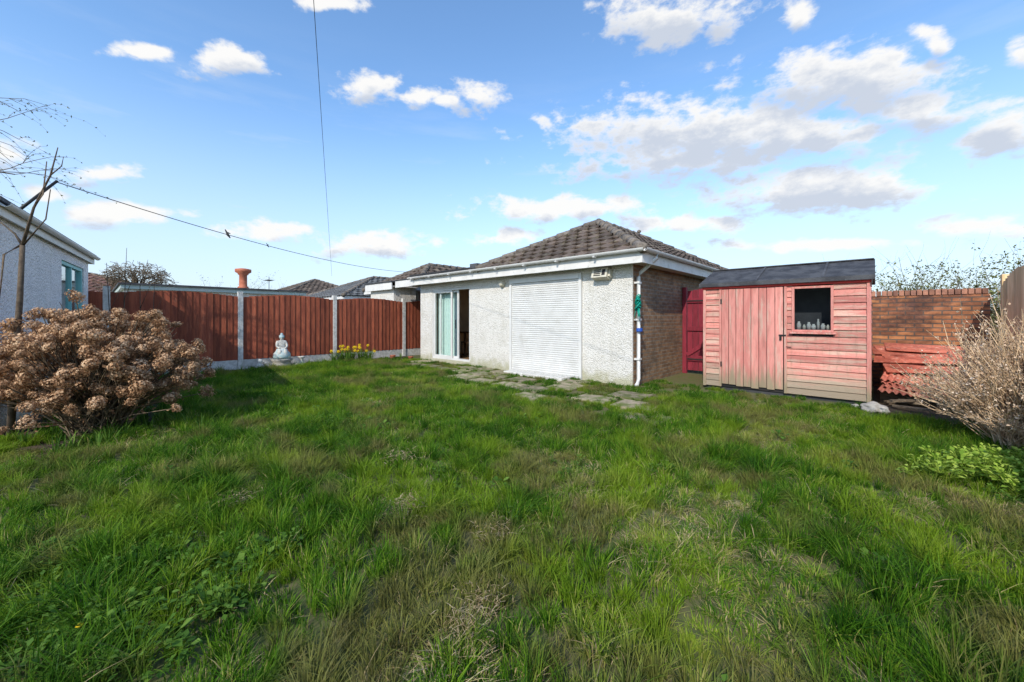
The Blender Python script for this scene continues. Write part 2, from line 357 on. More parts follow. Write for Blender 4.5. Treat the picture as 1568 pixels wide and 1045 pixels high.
w.cycles.sampling_method='MANUAL'; w.cycles.sample_map_resolution=512
scene.view_settings.view_transform='Standard'; scene.view_settings.look='None'; scene.view_settings.exposure=0

# ------------------------------------------------------------------ ground
m,nt,b,pos=base('ground_turf')
c=MIX(nt,SS(nt,NOISE(nt,pos,3,5,.7),.35,.65),(.055,.08,.015),(.13,.12,.045))
c=MIX(nt,SS(nt,NOISE(nt,pos,11,4,.7),.5,.75),c,(.17,.13,.07))
L(nt,c,b.inputs['Base Color']); b.inputs['Roughness'].default_value=.95
g=MB(); g.add([(-900,-900,0),(900,-900,0),(900,900,0),(-900,900,0)],[(0,1,2,3)]); g.build('ground',m)

# ------------------------------------------------------------------ hip roofs
def hip_roof(mb,x0,x1,y0,y1,ze,zr,tw=.30,th=.28,mat=0,cap=1,tiles=True):
    half=(x1-x0)/2; W=x1-x0; Dp=y1-y0; h=zr-ze; Ls=sqrt(half*half+h*h)
    planes=[((x0,y0),(1,0),(0,1),W),((x1,y0),(0,1),(-1,0),Dp),((x1,y1),(-1,0),(0,-1),W),((x0,y1),(0,-1),(1,0),Dp)]
    for (o,u,vv,wd) in planes:
        O=Vector((o[0],o[1],ze)); u=Vector((u[0],u[1],0)); v=Vector((vv[0]*half,vv[1]*half,h))/Ls; n=u.cross(v)
        mb.add([O-n*.02,O+u*wd-n*.02,O+u*(wd-half)+v*Ls-n*.02,O+u*half+v*Ls-n*.02],[(0,1,2,3)],mat,.2)
        if not tiles: continue
        rows=int(Ls/th)+1
        for i in range(rows):
            v0=i*th-.03; v1=min((i+1)*th+.03,Ls+.01)
            vm=min((v0+v1)/2,Ls); a=vm*half/Ls; bb=wd-a
            off=.5*tw*(i%2); j0=int((a-off)/tw)-1; j1=int((bb-off)/tw)+1
            for j in range(j0,j1+1):
                c0=max(j*tw+off,a); c1=min((j+1)*tw+off-.008,bb)
                if c1-c0<.03: continue
                K=5; vs=[];fs=[]; tl=U(0,.012)
                for k in range(K):
                    q=k/(K-1); uu=c0+(c1-c0)*q; wv=.016*cos(2*pi*((uu-off)/tw)*1.0)
                    vs+= [O+u*uu+v*v0+n*(.045+wv+tl),O+u*uu+v*v1+n*(.012+wv),O+u*uu+v*v0+n*(.012+wv)]
                for k in range(K-1):
                    fs+=[(3*k,3*k+3,3*k+4,3*k+1),(3*k,3*k+2,3*k+5,3*k+3)]
                mb.add(vs,fs,mat)
    cx=(x0+x1)/2; A=Vector((cx,y0+half,zr)); B=Vector((cx,y1-half,zr))
    def caps(p,q):
        d=(q-p); n=max(1,int(d.length/.36))
        for i in range(n):
            a=p+d*(i/n); b2=p+d*((i+1.06)/n); mb.tube([a+Vector((0,0,.012)),b2+Vector((0,0,.0))],[.10,.085],10,cap)
    for c in ((x0,y0),(x1,y0)): caps(Vector((c[0],c[1],ze)),A)
    for c in ((x0,y1),(x1,y1)): caps(Vector((c[0],c[1],ze)),B)
    if (B-A).length>.1: caps(A,B)

# ------------------------------------------------------------------ HOUSE
H=empty('bungalow')
mb=MB()
T=2.32
def rwall(x0,x1,z0,z1):
    mb.box(x0,x1,.0,.25,z0,z1,1); mb.box(x0-.0,x1,-.03,-.001,z0,z1,0)
rwall(-1.11,0,0,T); rwall(-4.67,-3.17,0,T); rwall(-7.0,-6.40,0,T)
rwall(-3.17,-1.11,2.24,T); rwall(-6.40,-4.67,2.14,T); rwall(-6.40,-4.67,0,.10); 
mb.box(-.25,0,.252,6,0,T,1); mb.box(-7,-6.75,.252,6,0,T,1); mb.box(-6.748,-.252,5.75,6,0,T,1)
mb.build('walls',[DASH,BRK],H)
mb=MB()
mb.box(-6.748,-.252,.252,5.74,.0,.095,0); mb.box(-6.7,-.3,3.2,3.3,.1,T,1); mb.box(-3.9,-3.8,.3,3.19,.1,T,1)
mb.box(-6.747,-6.715,.26,3.19,.1,T,1)
mb.box(-3.15,-1.13,.26,.3,.1,T,1)
mb.build('interior',[FLOORW,CREAM],H)
mb=MB()
mb.box(-7.1,.30,-.30,6.3,T+.001,T+.03,0)
mb.box(-7.1,.325,-.325,-.301,T-.03,T+.21,0); mb.box(.301,.325,-.299,6.3,T-.03,T+.21,0); mb.box(-7.125,-7.101,-.30,6.3,T-.03,T+.21,0)
mb.build('fascia_and_soffit',FASC,H,bevel=.004)
def gutter(mb,p0,p1,out,r=.058):
    p0=Vector(p0);p1=Vector(p1);o=Vector(out); vs=[];K=8
    for p in (p0,p1):
        for k in range(K+1):
            a=pi*k/K; vs.append(p+o*(-cos(a)*r)+Vector((0,0,-sin(a)*r)))
        for k in range(K,-1,-1):
            a=pi*k/K; vs.append(p+o*(-cos(a)*(r-.006))+Vector((0,0,-sin(a)*(r-.006))))
    n=2*(K+1)
    mb.add(vs,[(i,(i+1)%n,(i+1)%n+n,i+n) for i in range(n)]+[tuple(range(n))[::-1],tuple(range(n,2*n))],0)
mb=MB()
zg=T+.215
gutter(mb,(-7.12,-.39,zg-.01),(.39,-.39,zg),(0,-1,0)); gutter(mb,(.39,-.38,zg),(.39,6.3,zg-.01),(1,0,0))
for x in np.arange(-6.9,.3,.9): mb.box(x-.02,x+.02,-.455,-.326,zg-.075,zg-.055)
mb.tube([(.39,.16,zg-.05),(.39,.16,zg-.13),(.30,.14,zg-.2),(.10,.09,zg-.38),(.065,.08,zg-.46),(.065,.08,.14),(.075,.03,.06),(.09,-.06,.035)],.036,10)
for z in (.5,1.25,1.95): mb.box(.0,.11,.03,.13,z,z+.035)
mb.build('gutter_and_downpipe',WHITE,H)
mb=MB()
hip_roof(mb,-4.05,.36,-.36,6.36,T+.20,T+.20+1.22,mat=0,cap=1)
mb.build('tiled_roof',[TILE,LEAD],H,fixn=False)
mb=MB()
mb.tube([(-1.845,4.2,3.75),(-1.845,4.2,3.86)],[.05,.03],8); mb.lathe([(.02,0),(.06,.03),(.06,.07),(.02,.1)],(-1.845,4.2,3.84),10)
mb.build('roof_finial',LEAD,H)
mb=MB()
mb.box(-7.13,-4.0,-.30,6.3,T+.212,T+.27,0); mb.box(-7.13,-4.0,-.34,-.302,T+.20,T+.29,1)
mb.box(-4.25,-3.98,-.40,-.1,T+.24,T+.36,0)
mb.build('flat_roof',[FELT,BLACK],H,bevel=.006)
mb=MB()
mb.box(-8.34,-7.14,-.12,-.09,T-.02,T+.20,0); mb.box(-8.34,-7.14,-.085,3,T+.06,T+.1,0); mb.box(-8.36,-7.14,-.14,3,T+.201,T+.235,1)
mb.build('side_passage_canopy',[FASC,FELT],H,bevel=.004)
mb=MB()
z=.06
while z<2.10:
    p=.047; pr=[(-.034,z),(-.042,z+.007),(-.046,z+p*.5),(-.043,z+p-.009),(-.034,z+p-.002),(-.02,z+p-.002),(-.02,z)]
    mb.prism(pr,-3.10,-1.18,0,.5+U(-.3,.3)); z+=p
mb.box(-3.165,-3.101,-.075,-.0,.0,2.235,1,.6); mb.box(-1.179,-1.115,-.075,-.0,.0,2.235,1,.6)
mb.box(-3.10,-1.18,-.085,.0,z,2.235,1,.6); mb.box(-3.10,-1.18,-.06,-.02,.012,.058,1,.6)
mb.build('roller_shutter',[WHITE,WHITE],H,bevel=0)
mb=MB()
def frame(mb,x0,x1,y0,y1,z0,z1,t,mat=0):
    mb.box(x0,x0+t,y0,y1,z0,z1,mat,.5); mb.box(x1-t,x1,y0,y1,z0,z1,mat,.5)
    mb.box(x0+t,x1-t,y0,y1,z1-t,z1,mat,.5); mb.box(x0+t,x1-t,y0,y1,z0,z0+t,mat,.5)
frame(mb,-6.40,-4.67,-.015,.11,.1,2.14,.05)
frame(mb,-6.345,-5.48,.0,.04,.152,2.088,.06)
frame(mb,-6.12,-5.25,.05,.09,.152,2.088,.06)
mb.box(-5.31,-5.29,-.02,.0,1.0,1.25,1)
mb.build('sliding_door_frame',[WHITE,BLACK],H,bevel=.004)
def pane(mb,x0,x1,y,z0,z1): mb.add([(x0,y,z0),(x1,y,z0),(x1,y,z1),(x0,y,z1)],[(0,1,2,3)])
mb=MB(); pane(mb,-6.285,-5.54,.02,.21,2.03); pane(mb,-6.06,-5.31,.07,.21,2.03)
mb.build('sliding_door_glass',GLASS,H,fixn=False)
mb=MB(); vs=[];n=80
for i in range(n):
    x=-6.70+1.16*i/(n-1); y=.2+.03*sin(i*.9)
    vs+=[(x,y,.14),(x,y,2.1)]
mb.add(vs,[(2*i,2*i+2,2*i+3,2*i+1) for i in range(n-1)],0,.5,True); mb.build('curtain',CURT,H,fixn=False)
mb=MB()
cx,cy=-5.75,.95
for dx in (-.2,.2):
    for dy in (-.2,.2):
        mb.tube([(cx+dx,cy+dy,.1),(cx+dx,cy+dy,.55 if dy<0 else 1.05)],.018,6)
mb.box(cx-.22,cx+.22,cy-.22,cy+.22,.54,.58)
for z in (.75,.87,1.0): mb.box(cx-.19,cx+.19,cy+.19,cy+.21,z,z+.05)
mb.box(cx-.9,cx-.3,cy,cy+1.2,.82,.86)
for dx in (-.87,-.33):
    for dy in (.03,1.15): mb.box(cx+dx-.02,cx+dx+.03,cy+dy-.02,cy+dy+.03,.1,.82)
mb.build('dining_chair_and_table',pmat('dark_oak',(.10,.05,.025),(.07,.035,.02),rough=.5,bump=.1),H)
mb=MB()
Mx=Matrix.Translation((-.62,-.03,2.14))@Matrix.Rotation(radians(-18),4,'X')
mb.box(-.17,.17,-.17,-.0,-.10,.10,0,M=Mx)
for i in range(4): mb.box(-.12,.03,-.178,-.171,-.07+i*.038,-.05+i*.038,1,M=Mx)
mb.box(.06,.13,-.178,-.171,-.06,.06,1,M=Mx)
mb.box(.172,.21,-.12,-.02,-.07,.07,0,M=Mx)
mb.build('alarm_box',[CREAMP,BLACK],H,bevel=.006)
mb=MB(); Mx=Matrix.Translation((-3.42,-.03,2.14))@Matrix.Rotation(radians(90),4,'X'); mb.M=Mx
mb.lathe([(.085,0),(.09,.03),(.07,.035),(.072,.07),(.055,.1),(.02,.115)],(0,0,0),18); mb.M=None
mb.build('bulkhead_lamp',CREAMP,H)
mb=MB()
for k in range(20):
    z=1.54+U(-.10,.13); r=U(.02,.065); a0=U(0,6)
    mb.tube([(.10+r*cos(a0+t)*.8,.02+r*sin(a0+t)*1.2-.03,z+.04*sin(t*1.7+a0)+t*.01) for t in np.linspace(0,5,9)],.010,5,0)
for k in range(6):
    x=.10+U(-.04,.04); mb.tube([(x,-.03,1.48),(x+U(-.03,.03),-.04,1.38),(x+U(-.03,.03),-.03,1.38-U(.05,.22))],.006,4,0)
for k in range(5): mb.tube([(.10+.05*cos(t+k),.05+.055*sin(t+k)-.0,1.05+k*.012) for t in np.linspace(0,6.3,10)],.010,5,1)
mb.build('garden_hose_bundle',[TEALH,BLUE],H)
mb=MB(); mb.box(-2.95,-1.3,-.50,-.09,.0,.075,0,.9); mb.build('door_step',CONC,H,bevel=.012)

# ------------------------------------------------------------------ left boundary fence
def fence_run(name,X,ys,board,post,face=1,h=1.86,arch=.09,grav=.24,axis='y'):
    E=empty(name); mb=MB(); mp=MB()
    for i,y in enumerate(ys):
        mp.box(X-.055,X+.055,y-.055,y+.055,0,h+.10)
        if i==len(ys)-1: break
        a=y+.058; bb=ys[i+1]-.058; mp.box(X-.025,X+.025,a,bb,0,grav)
        n=int((bb-a)/.125); s=(bb-a)/n
        for k in range(n):
            q=(k+.5)/n; top=h-.03+arch*sin(pi*q)+U(-.004,.004)
            y0=a+k*s; y1=y0+s+.02 if k<n-1 else bb
            xo=X+face*.012
            mb.add([(xo+face*.004,y0,grav+.002),(xo+face*.026,y1,grav+.002),(xo+face*.026,y1,top),(xo+face*.004,y0,top),
                    (xo-.006*face,y0,grav+.002),(xo+face*.008,y1,grav+.002),(xo+face*.008,y1,top),(xo-face*.006,y0,top)],
                   [(0,1,2,3),(4,7,6,5),(0,3,7,4),(1,5,6,2),(3,2,6,7),(0,4,5,1)],0)
        for z in (.45,1.05,1.62): mb.box(X-face*.045-.018,X-face*.045+.018,a,bb,z,z+.07)
    mb.build('boards',board,E); mp.build('concrete_posts_and_gravel_boards',post,E,bevel=.006)
fence_run('boundary_fence',-8.4,[-9.14,-6.79,-4.44,-2.09,.23,2.5,4.8],FENCE,CONC,1)
fence_run('boundary_fence',4.90,[-10,-7.8,-5.6,-3.4,-1.2,1.05,2.98],FENCE2,FENCE2,-1,h=1.9,grav=.12,arch=.16)

# ------------------------------------------------------------------ gate
E=empty('garden_gate')
mb=MB()
mb.box(.02,.11,2.50,2.59,0,2.02); mb.box(1.22,1.31,2.50,2.59,0,2.02)
for k in range(9):
    x=.13+k*.12; mb.box(x,x+.112,2.525,2.545,.08,1.93+.05*sin(pi*k/8))
for z in (.3,1.0,1.65): mb.box(.13,1.21,2.49,2.523,z,z+.10)
Mx=Matrix.Translation((.15,2.50,.4))@Matrix.Rotation(-.62,4,'Y'); mb.box(0,.95,-.012,.02,0,.09,M=Mx)
mb.build('gate_leaf',GATE,E,bevel=.004)
mb=MB(); mb.box(.14,.55,2.478,2.487,1.68,1.71); mb.box(.14,.55,2.478,2.487,.33,.36); mb.build('hinges',BLACK,E)

# ------------------------------------------------------------------ brick garden wall
E=empty('brick_garden_wall')
mb=MB(); mb.box(1.32,4.75,3.10,3.315,0,1.70)
mb.build('wall_body',BRK2,E)
mb=MB()
x=1.32
while x<4.70:
    mb.box(x,x+.066,3.085,3.33,1.702,1.80+U(-.006,.006)); x+=.076
mb.build('coping_bricks',pmat('coping',(.40,.19,.12),(.24,.12,.085),scale=9,rough=.9,bump=.5,tk=.7),E,bevel=.006)

# ------------------------------------------------------------------ shed
E=empty('garden_shed')
x0,x1,y0,y1=1.03,3.30,.80,2.45; zt=1.90
mb=MB()
def hb(xa,xb,y,z,hgt,face=-1):
    # shiplap board, lower edge proud, slightly cupped so the shadow line varies
    k=U(-.003,.004)
    mb.add([(xa,y-.024-k,z+.004),(xb,y-.024+k,z+.004+U(-.002,.002)),(xb,y-.010,z+hgt-.014),(xa,y-.010,z+hgt-.014),(xb,y-.001,z+hgt+.003),(xa,y-.001,z+hgt+.003),(xa,y,z+.004),(xb,y,z+.004)],
           [(0,1,2,3),(3,2,4,5),(0,6,7,1),(0,3,5,6),(1,7,4,2)],0)
hgt=.105; z=.06
while z<zt-.02:
    hh=min(hgt,zt-z)
    hb(x0,1.30,y0,z,hh)
    if z+hh<=1.08 or z>=1.80: hb(2.275,x1,y0,z,hh)
    else: hb(2.275,2.37,y0,z,hh); hb(2.89,x1,y0,z,hh)
    for xs,fc in ((x1,1),(x0,-1)):
        mb.add([(xs+fc*.020,y0+.01,z),(xs+fc*.020,y1,z),(xs+fc*.008,y1,z+hh),(xs+fc*.008,y0+.01,z+hh),(xs,y0+.01,z),(xs,y1,z)],[(0,1,2,3),(0,4,5,1)],0)
    z+=hgt
for xs in (x0-.001,x1-.011): mb.add([(xs,y0,zt),(xs,y1,zt),(xs,1.6,2.20),(xs+.012,y0,zt),(xs+.012,y1,zt),(xs+.012,1.6,2.20)],[(0,1,2),(3,5,4),(0,3,4,1)],0)
mb.box(x0,x1,y1-.02,y1,.06,zt,0)
mb.box(1.31,2.26,y0+.005,y0+.02,1.80,zt,0)
mb.build('cladding',SHED,E,fixn=False)
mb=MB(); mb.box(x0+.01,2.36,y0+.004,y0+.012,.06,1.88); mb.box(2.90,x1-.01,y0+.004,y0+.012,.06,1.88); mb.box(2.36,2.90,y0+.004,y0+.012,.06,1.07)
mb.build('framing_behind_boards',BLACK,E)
mb=MB()
n=8
for k in range(n):
    a=1.325+k*(.93/n); mb.box(a,a+.93/n-.008,y0-.028+U(-.003,.003),y0-.008,.10+U(-.02,.02),1.815)
mb.box(1.285,1.320,y0-.034,y0+.0,.06,zt); mb.box(2.262,2.30,y0-.034,y0+.0,.06,zt)
mb.box(x1-.028,x1+.022,y0-.034,y0+.01,.05,zt+.0); mb.box(x0-.02,x0+.028,y0-.034,y0+.01,.05,zt)
mb.build('door_and_trim',SHEDV,E,bevel=.003)
mb=MB(); mb.box(x0-.03,x1+.03,y0-.052,y0-.035,1.825,1.905); mb.build('front_fascia',RED,E,bevel=.003)
mb=MB()
for z in (.42,1.55): mb.box(1.305,1.33,y0-.040,y0-.034,z,z+.09)
mb.box(2.19,2.29,y0-.043,y0-.036,1.0,1.025); mb.box(2.20,2.23,y0-.05,y0-.03,.93,1.0); mb.box(2.29,2.36,y0-.04,y0-.033,.82,.83)
mb.build('hinges_and_latch',BLACK,E)
mb=MB()
frame(mb,2.365,2.895,y0-.034,y0+.02,1.075,1.805,.035)
mb.box(2.34,2.92,y0-.075,y0-.0,1.045,1.073)
mb.build('window_frame',SHEDV,E,bevel=.003)
mb=MB(); pane(mb,2.40,2.86,y0+.0,1.11,1.77); mb.build('window_pane',GLASSD,E,fixn=False)
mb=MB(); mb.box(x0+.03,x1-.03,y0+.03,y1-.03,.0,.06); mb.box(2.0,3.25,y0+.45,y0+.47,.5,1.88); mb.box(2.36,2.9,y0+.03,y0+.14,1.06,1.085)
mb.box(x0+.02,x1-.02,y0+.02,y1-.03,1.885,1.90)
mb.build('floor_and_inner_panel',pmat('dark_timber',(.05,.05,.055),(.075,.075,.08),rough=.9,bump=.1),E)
mb=MB()
for (xx,r,h,mt) in ((2.45,.03,.13,0),(2.52,.022,.08,1),(2.58,.028,.12,0),(2.64,.03,.09,0),(2.70,.018,.17,0),(2.76,.03,.10,0),(2.82,.022,.08,1)):
    mb.lathe([(r,0),(r,h*.7),(r*.6,h*.8),(r*.6,h),(r*.5,h)],(xx,y0+.06,1.112),12,mt)
mb.build('jars_on_sill',[STATUE,CREAMP],E)
mb=MB()
def slope(ya,za,yb,zb,th=.03):
    n=8; vs=[]; fs=[]
    for i in range(n+1):
        x=x0-.07+(x1-x0+.13)*i/n; s=.006*sin(i*2.1)
        for (yy,zz) in ((ya,za+s),(yb,zb+s*.5),(yb,zb-th+s*.5),(ya,za-th+s)): vs.append((x,yy,zz))
    for i in range(n):
        for k in range(4): fs.append((4*i+k,4*i+(k+1)%4,4*i+4+(k+1)%4,4*i+4+k))
    fs+=[(0,1,2,3),(4*n+3,4*n+2,4*n+1,4*n)]
    mb.add(vs,fs,0)
slope(y0-.085,1.925,1.62,2.255); slope(y1+.08,1.925,1.62,2.257)
mb.box(x0-.072,x1+.062,y0-.096,y0-.086,1.862,1.93)
mb.box(x0-.06,x1+.05,1.54,1.70,2.245,2.262)
for xx in (1.85,2.75): 
    mb.add([(xx,y0-.09,1.936),(xx+.03,y0-.09,1.936),(xx+.03,1.55,2.247),(xx,1.55,2.247)],[(0,1,2,3)],0,1)
mb.build('felt_roof',FELT,E)
mb=MB(); mb.add([(x1+.024,y0-.09,1.80),(x1+.04,y0-.09,1.80),(x1+.04,1.62,2.15),(x1+.024,1.62,2.15),(x1+.024,y0-.09,1.90),(x1+.04,y0-.09,1.90),(x1+.04,1.62,2.225),(x1+.024,1.62,2.225)],
   [(0,1,2,3),(4,7,6,5),(0,4,5,1),(1,5,6,2),(3,2,6,7),(0,3,7,4)],0); mb.build('barge_board',BLACK,E)

# ------------------------------------------------------------------ corrugated sheets
E=empty('corrugated_sheet_stack')
mb=MB()
def sheet(Mx,ww,ll,alongx=False):
    n=int(ww/.076*8); vs=[]
    for i in range(n+1):
        x=ww*i/n; z=.018*sin(2*pi*x/.076)
        vs+=[Mx@Vector((x,0,z)),Mx@Vector((x,ll,z))] if not alongx else [Mx@Vector((0,x,z)),Mx@Vector((ll,x,z))]
    mb.add(vs,[(2*i,2*i+2,2*i+3,2*i+1) for i in range(n)],0,U(0,1),True)
for s in range(4):
    sheet(Matrix.Translation((3.38+U(-.02,.14),.98+s*.10+U(-.05,.05),.22+s*.045))@Matrix.Rotation(radians(U(-14,8)),4,'Z')@Matrix.Rotation(radians(10+U(-3,3)),4,'X')@Matrix.Rotation(radians(U(-4,4)),4,'Y'),1.15,1.25)
for s in range(6):
    sheet(Matrix.Translation((3.36+U(-.03,.16),1.55+s*.16,.44+s*.06))@Matrix.Rotation(radians(U(-14,14)),4,'Z')@Matrix.Rotation(radians(12+U(-6,6)),4,'X')@Matrix.Rotation(radians(U(-3,6)),4,'Y'),U(.45,.75),1.35,True)
o=mb.build('sheets',RUST,E,fixn=False); sd=o.modifiers.new('s','SOLIDIFY'); sd.thickness=.003
mb=MB()
mb.box(3.42,4.55,1.25,1.35,0,.18); mb.box(3.42,4.55,2.2,2.32,0,.38); mb.box(3.5,4.4,1.12,1.2,.0,.09)
for k in range(14): 
    Mx=Matrix.Translation((3.42+U(0,.8),.90+U(-.2,.3),.02+k*.014))@Matrix.Rotation(U(-.8,.8),4,'Z')@Matrix.Rotation(U(-.15,.1),4,'Y'); mb.box(0,U(.25,.7),0,U(.04,.09),0,.03,M=Mx)
mb.build('support_timbers',WOOD,E,bevel=.004)

def rock(name,loc,s,sq=.7,mat=STONE,seed=0):
    bpy.ops.mesh.primitive_ico_sphere_add(subdivisions=4,radius=s,location=loc); o=bpy.context.object; o.name=name
    for v in o.data.vertices:
        d=v.co.normalized(); k=1+.35*mn.noise(d*1.6+Vector((seed,0,0)))+.08*mn.noise(d*6)
        v.co=Vector((v.co.x*k,v.co.y*k*.85,v.co.z*k*sq))
    a=o.data.attributes.new('tint','FLOAT','POINT'); a.data.foreach_set('value',[.7]*len(o.data.vertices))
    for p in o.data.polygons: p.use_smooth=True
    o.data.materials.append(mat); return o
rock('rock',(3.35,.33,.05),.15,.55,seed=1); rock('rock',(3.15,.55,.02),.05,.6,seed=3)

# ------------------------------------------------------------------ left rendered outbuilding
B0=Vector((-8.28,-7.05,0)); ang=atan2(-.69,4.8)
E=empty('rendered_outbuilding',B0,ang)
mb=MB()
def ow(xa,xb,z0,z1): mb.box(xa,xb,-.2,0,z0,z1)
WL=4.75; ow(0,.40,0,2.42); ow(2.0,WL,0,2.42); ow(.40,2.0,0,1.35); ow(.40,2.0,2.25,2.42)
mb.box(0,.2,-4,-.201,0,2.42); mb.box(WL-.2,WL,-4,-.201,0,2.42); mb.box(.201,WL-.201,-4,-3.8,0,2.42)
mb.build('walls',DASH2,E)
mb=MB(); frame(mb,.40,2.0,-.09,-.02,1.35,2.25,.06); mb.box(1.17,1.23,-.085,-.025,1.412,2.188); mb.box(.35,2.05,-.02,.06,1.31,1.349)
mb.build('window_frame',TEAL,E,bevel=.004)
mb=MB(); pane(mb,.46,1.17,-.06,1.41,2.19); pane(mb,1.23,1.94,-.06,1.41,2.19); mb.build('window_glass',GLASS,E,fixn=False)
mb=MB(); mb.box(.3,2.2,-.30,-.28,1.2,2.4); mb.build('window_blind',CURT,E)
mb=MB()
mb.box(-.12,WL+.12,.05,.07,2.40,2.53,0); mb.box(-.12,WL+.12,-4.1,.049,2.421,2.44,0); mb.box(-.14,-.121,-4.1,.07,2.40,2.53,0)
gutter(mb,(-.15,.115,2.53),(WL+.15,.115,2.53),(0,1,0),.045)
mb.build('fascia_and_gutter',FASC,E)
mb=MB(); mb.add([(-.16,.10,2.545),(WL+.2,.10,2.545),(WL+.2,-4.15,2.62),(-.16,-4.15,2.62),(-.16,.10,2.585),(WL+.2,.10,2.585),(WL+.2,-4.15,2.66),(-.16,-4.15,2.66)],
 [(0,3,2,1),(4,5,6,7),(0,1,5,4),(1,2,6,5),(2,3,7,6),(3,0,4,7)],0); mb.build('felt_roof',FELT,E)

# ------------------------------------------------------------------ neighbouring buildings
def bungalow(name,x0,x1,y0,y1,ze,zr,wm,tm,tiles=True):
    E=empty(name); mb=MB(); mb.box(x0+.35,x1-.35,y0+.35,y1-.35,0,ze-.1); mb.build('walls',wm,E)
    mb=MB(); mb.box(x0,x1,y0,y0+.03,ze-.16,ze+.0); mb.box(x0,x1,y1-.03,y1,ze-.16,ze); mb.box(x1-.03,x1,y0+.031,y1-.031,ze-.16,ze); mb.box(x0,x0+.03,y0+.031,y1-.031,ze-.16,ze)
    mb.box(x0+.031,x1-.031,y0+.031,y1-.031,ze-.1,ze-.08); mb.build('fascia',FASC,E)
    mb=MB(); hip_roof(mb,x0-.03,x1+.03,y0-.03,y1+.03,ze,zr,tw=.33,th=.32,mat=0,cap=1,tiles=tiles); mb.build('tiled_roof',[tm,LEAD],E,fixn=False)
    return E
bungalow('neighbouring_bungalow',-12.6,-8.7,.9,9,2.45,3.55,DASH,TILE)
bungalow('neighbouring_bungalow',-21.0,-14.8,1,9,2.35,3.62,DASH2,TILE2)
bungalow('neighbouring_bungalow',-36,-28,-12,-3,2.5,4.0,BRK2,pmat('roof_orange',(.24,.12,.08),(.16,.09,.07),tk=.5))
bungalow('neighbouring_bungalow',-33,-25,1,9,2.6,4.3,DASH2,TILE)
E=empty('neighbour_extension'); mb=MB(); mb.box(-10.2,-8.6,-.02,.85,0,2.34); mb.build('walls',DASH,E)
mb=MB(); mb.box(-10.35,-8.5,-.16,-.13,2.26,2.50); mb.box(-10.35,-8.5,-.129,.86,2.35,2.38); mb.build('fascia',FASC,E)
mb=MB(); mb.box(-10.4,-8.48,-.19,.87,2.501,2.55); mb.build('flat_roof',FELT,E,bevel=.006)
E=empty('flat_roof_garage'); mb=MB(); mb.box(-19,-13.6,-6.3,-1.2,0,2.20); mb.build('walls',DASH2,E)
mb=MB(); mb.box(-19.1,-13.45,-6.4,-1.1,2.201,2.32); mb.build('fascia',pmat('pale_teal_fascia',(.45,.55,.53),(.55,.6,.58)),E)
mb=MB(); mb.box(-19.15,-13.4,-6.45,-1.05,2.321,2.38); mb.build('flat_roof',FELT,E)
mb=MB(); mb.lathe([(.17,0),(.18,.05),(.13,.10),(.125,.50),(.17,.53),(.17,.56),(.26,.62),(.26,.72),(.12,.75)],(-13.85,-3.16,2.38),16); mb.build('chimney_pot',TERRA)
mb=MB(); mb.tube([(-15.0,-2.0,2.4),(-15.0,-2.0,3.0)],.012,5); mb.tube([(-15.3,-2,2.85),(-14.7,-2,2.85)],.008,5)
for k in range(6): mb.tube([(-15.28+k*.11,-2.14,2.85),(-15.28+k*.11,-1.86,2.85)],.005,4)
mb.build('tv_aerial',BLACK)

# ------------------------------------------------------------------ trees
def grow(mb,p,d,length,r,lvl,spread=.6,up=.15,tips=None,segs=4,kids=(3,5),droop=0,mat=0):
    pts=[p.copy()]; rad=[r]; d=d.normalized()
    for i in range(segs):
        d=(d+Vector((U(-1,1),U(-1,1),U(-1,1)))*.16+Vector((0,0,up-droop*(i/segs)))).normalized()
        p=p+d*(length/segs); pts.append(p.copy()); rad.append(r*(1-.6*(i+1)/segs))
        if lvl<=0 and tips is not None: tips.append((p.copy(),d.copy()))
    mb.tube(pts,rad,6 if r>.02 else 3,mat,cap=False)
    if lvl>0:
        for k in range(random.randint(*kids)):
            i=random.randint(1,segs) ; q=pts[i]; a=U(0,2*pi)
            side=Vector((cos(a),sin(a),U(-.1,.5)))
            nd=(d*(1-spread)+side*spread)
            grow(mb,q,nd,length*U(.5,.75),rad[i]*.65,lvl-1,spread,up,tips,max(3,segs-1),kids,droop,mat)
def leaves(mb,tips,n,sz,spread=.1,mat=0,asp=.5):
    for (p,d) in tips:
        for k in range(n):
            q=p+Vector((U(-1,1),U(-1,1),U(-1,1)))*spread
            a=Vector((U(-1,1),U(-1,1),U(-.6,1))).normalized(); b=a.cross(Vector((U(-1,1),U(-1,1),U(-1,1)))).normalized(); s=sz*U(.6,1.3)
            mb.add([q-a*s*.5,q+b*s*asp*.5,q+a*s*.5,q-b*s*asp*.5],[(0,1,2,3)],mat)
def tree(name,base,h,r,lvl,leafn=0,leafs=.05,lm=LEAF,spread=.55,up=.12,kids=(4,6),wood=BARK,lspread=.1,trunks=1,wide=.4,zmax=99,**k):
    E=empty(name); mb=MB(); tips=[]
    for t in range(trunks):
        grow(mb,Vector(base)+Vector((U(-wide,wide),U(-.3,.3),0))*(trunks>1),Vector((U(-.25,.25)*(trunks>1)*2,U(-.25,.25)*(trunks>1)*2,1)),h*(.5 if trunks==1 else U(.45,.75)),r,lvl,spread,up,tips,5,kids,**k)
    mb.build('trunk_and_limbs',wood,E,fixn=False)
    if leafn:
        tips=[t for t in tips if t[0].z<zmax+U(-.25,.1)]
        ml=MB(); leaves(ml,tips,leafn,leafs,lspread); ml.build('foliage',lm,E,fixn=False)
TWL=leafmat('budding_leaves',[(0,(.07,.075,.025)),(.5,(.15,.16,.045)),(1,(.27,.28,.09))],.25)
E=empty('pollarded_tree'); mb=MB(); c=Vector((-24.3,-5.4,2.9)); mb.tube([(c.x,c.y,0),(c.x,c.y,2.0)],[.16,.11],8)
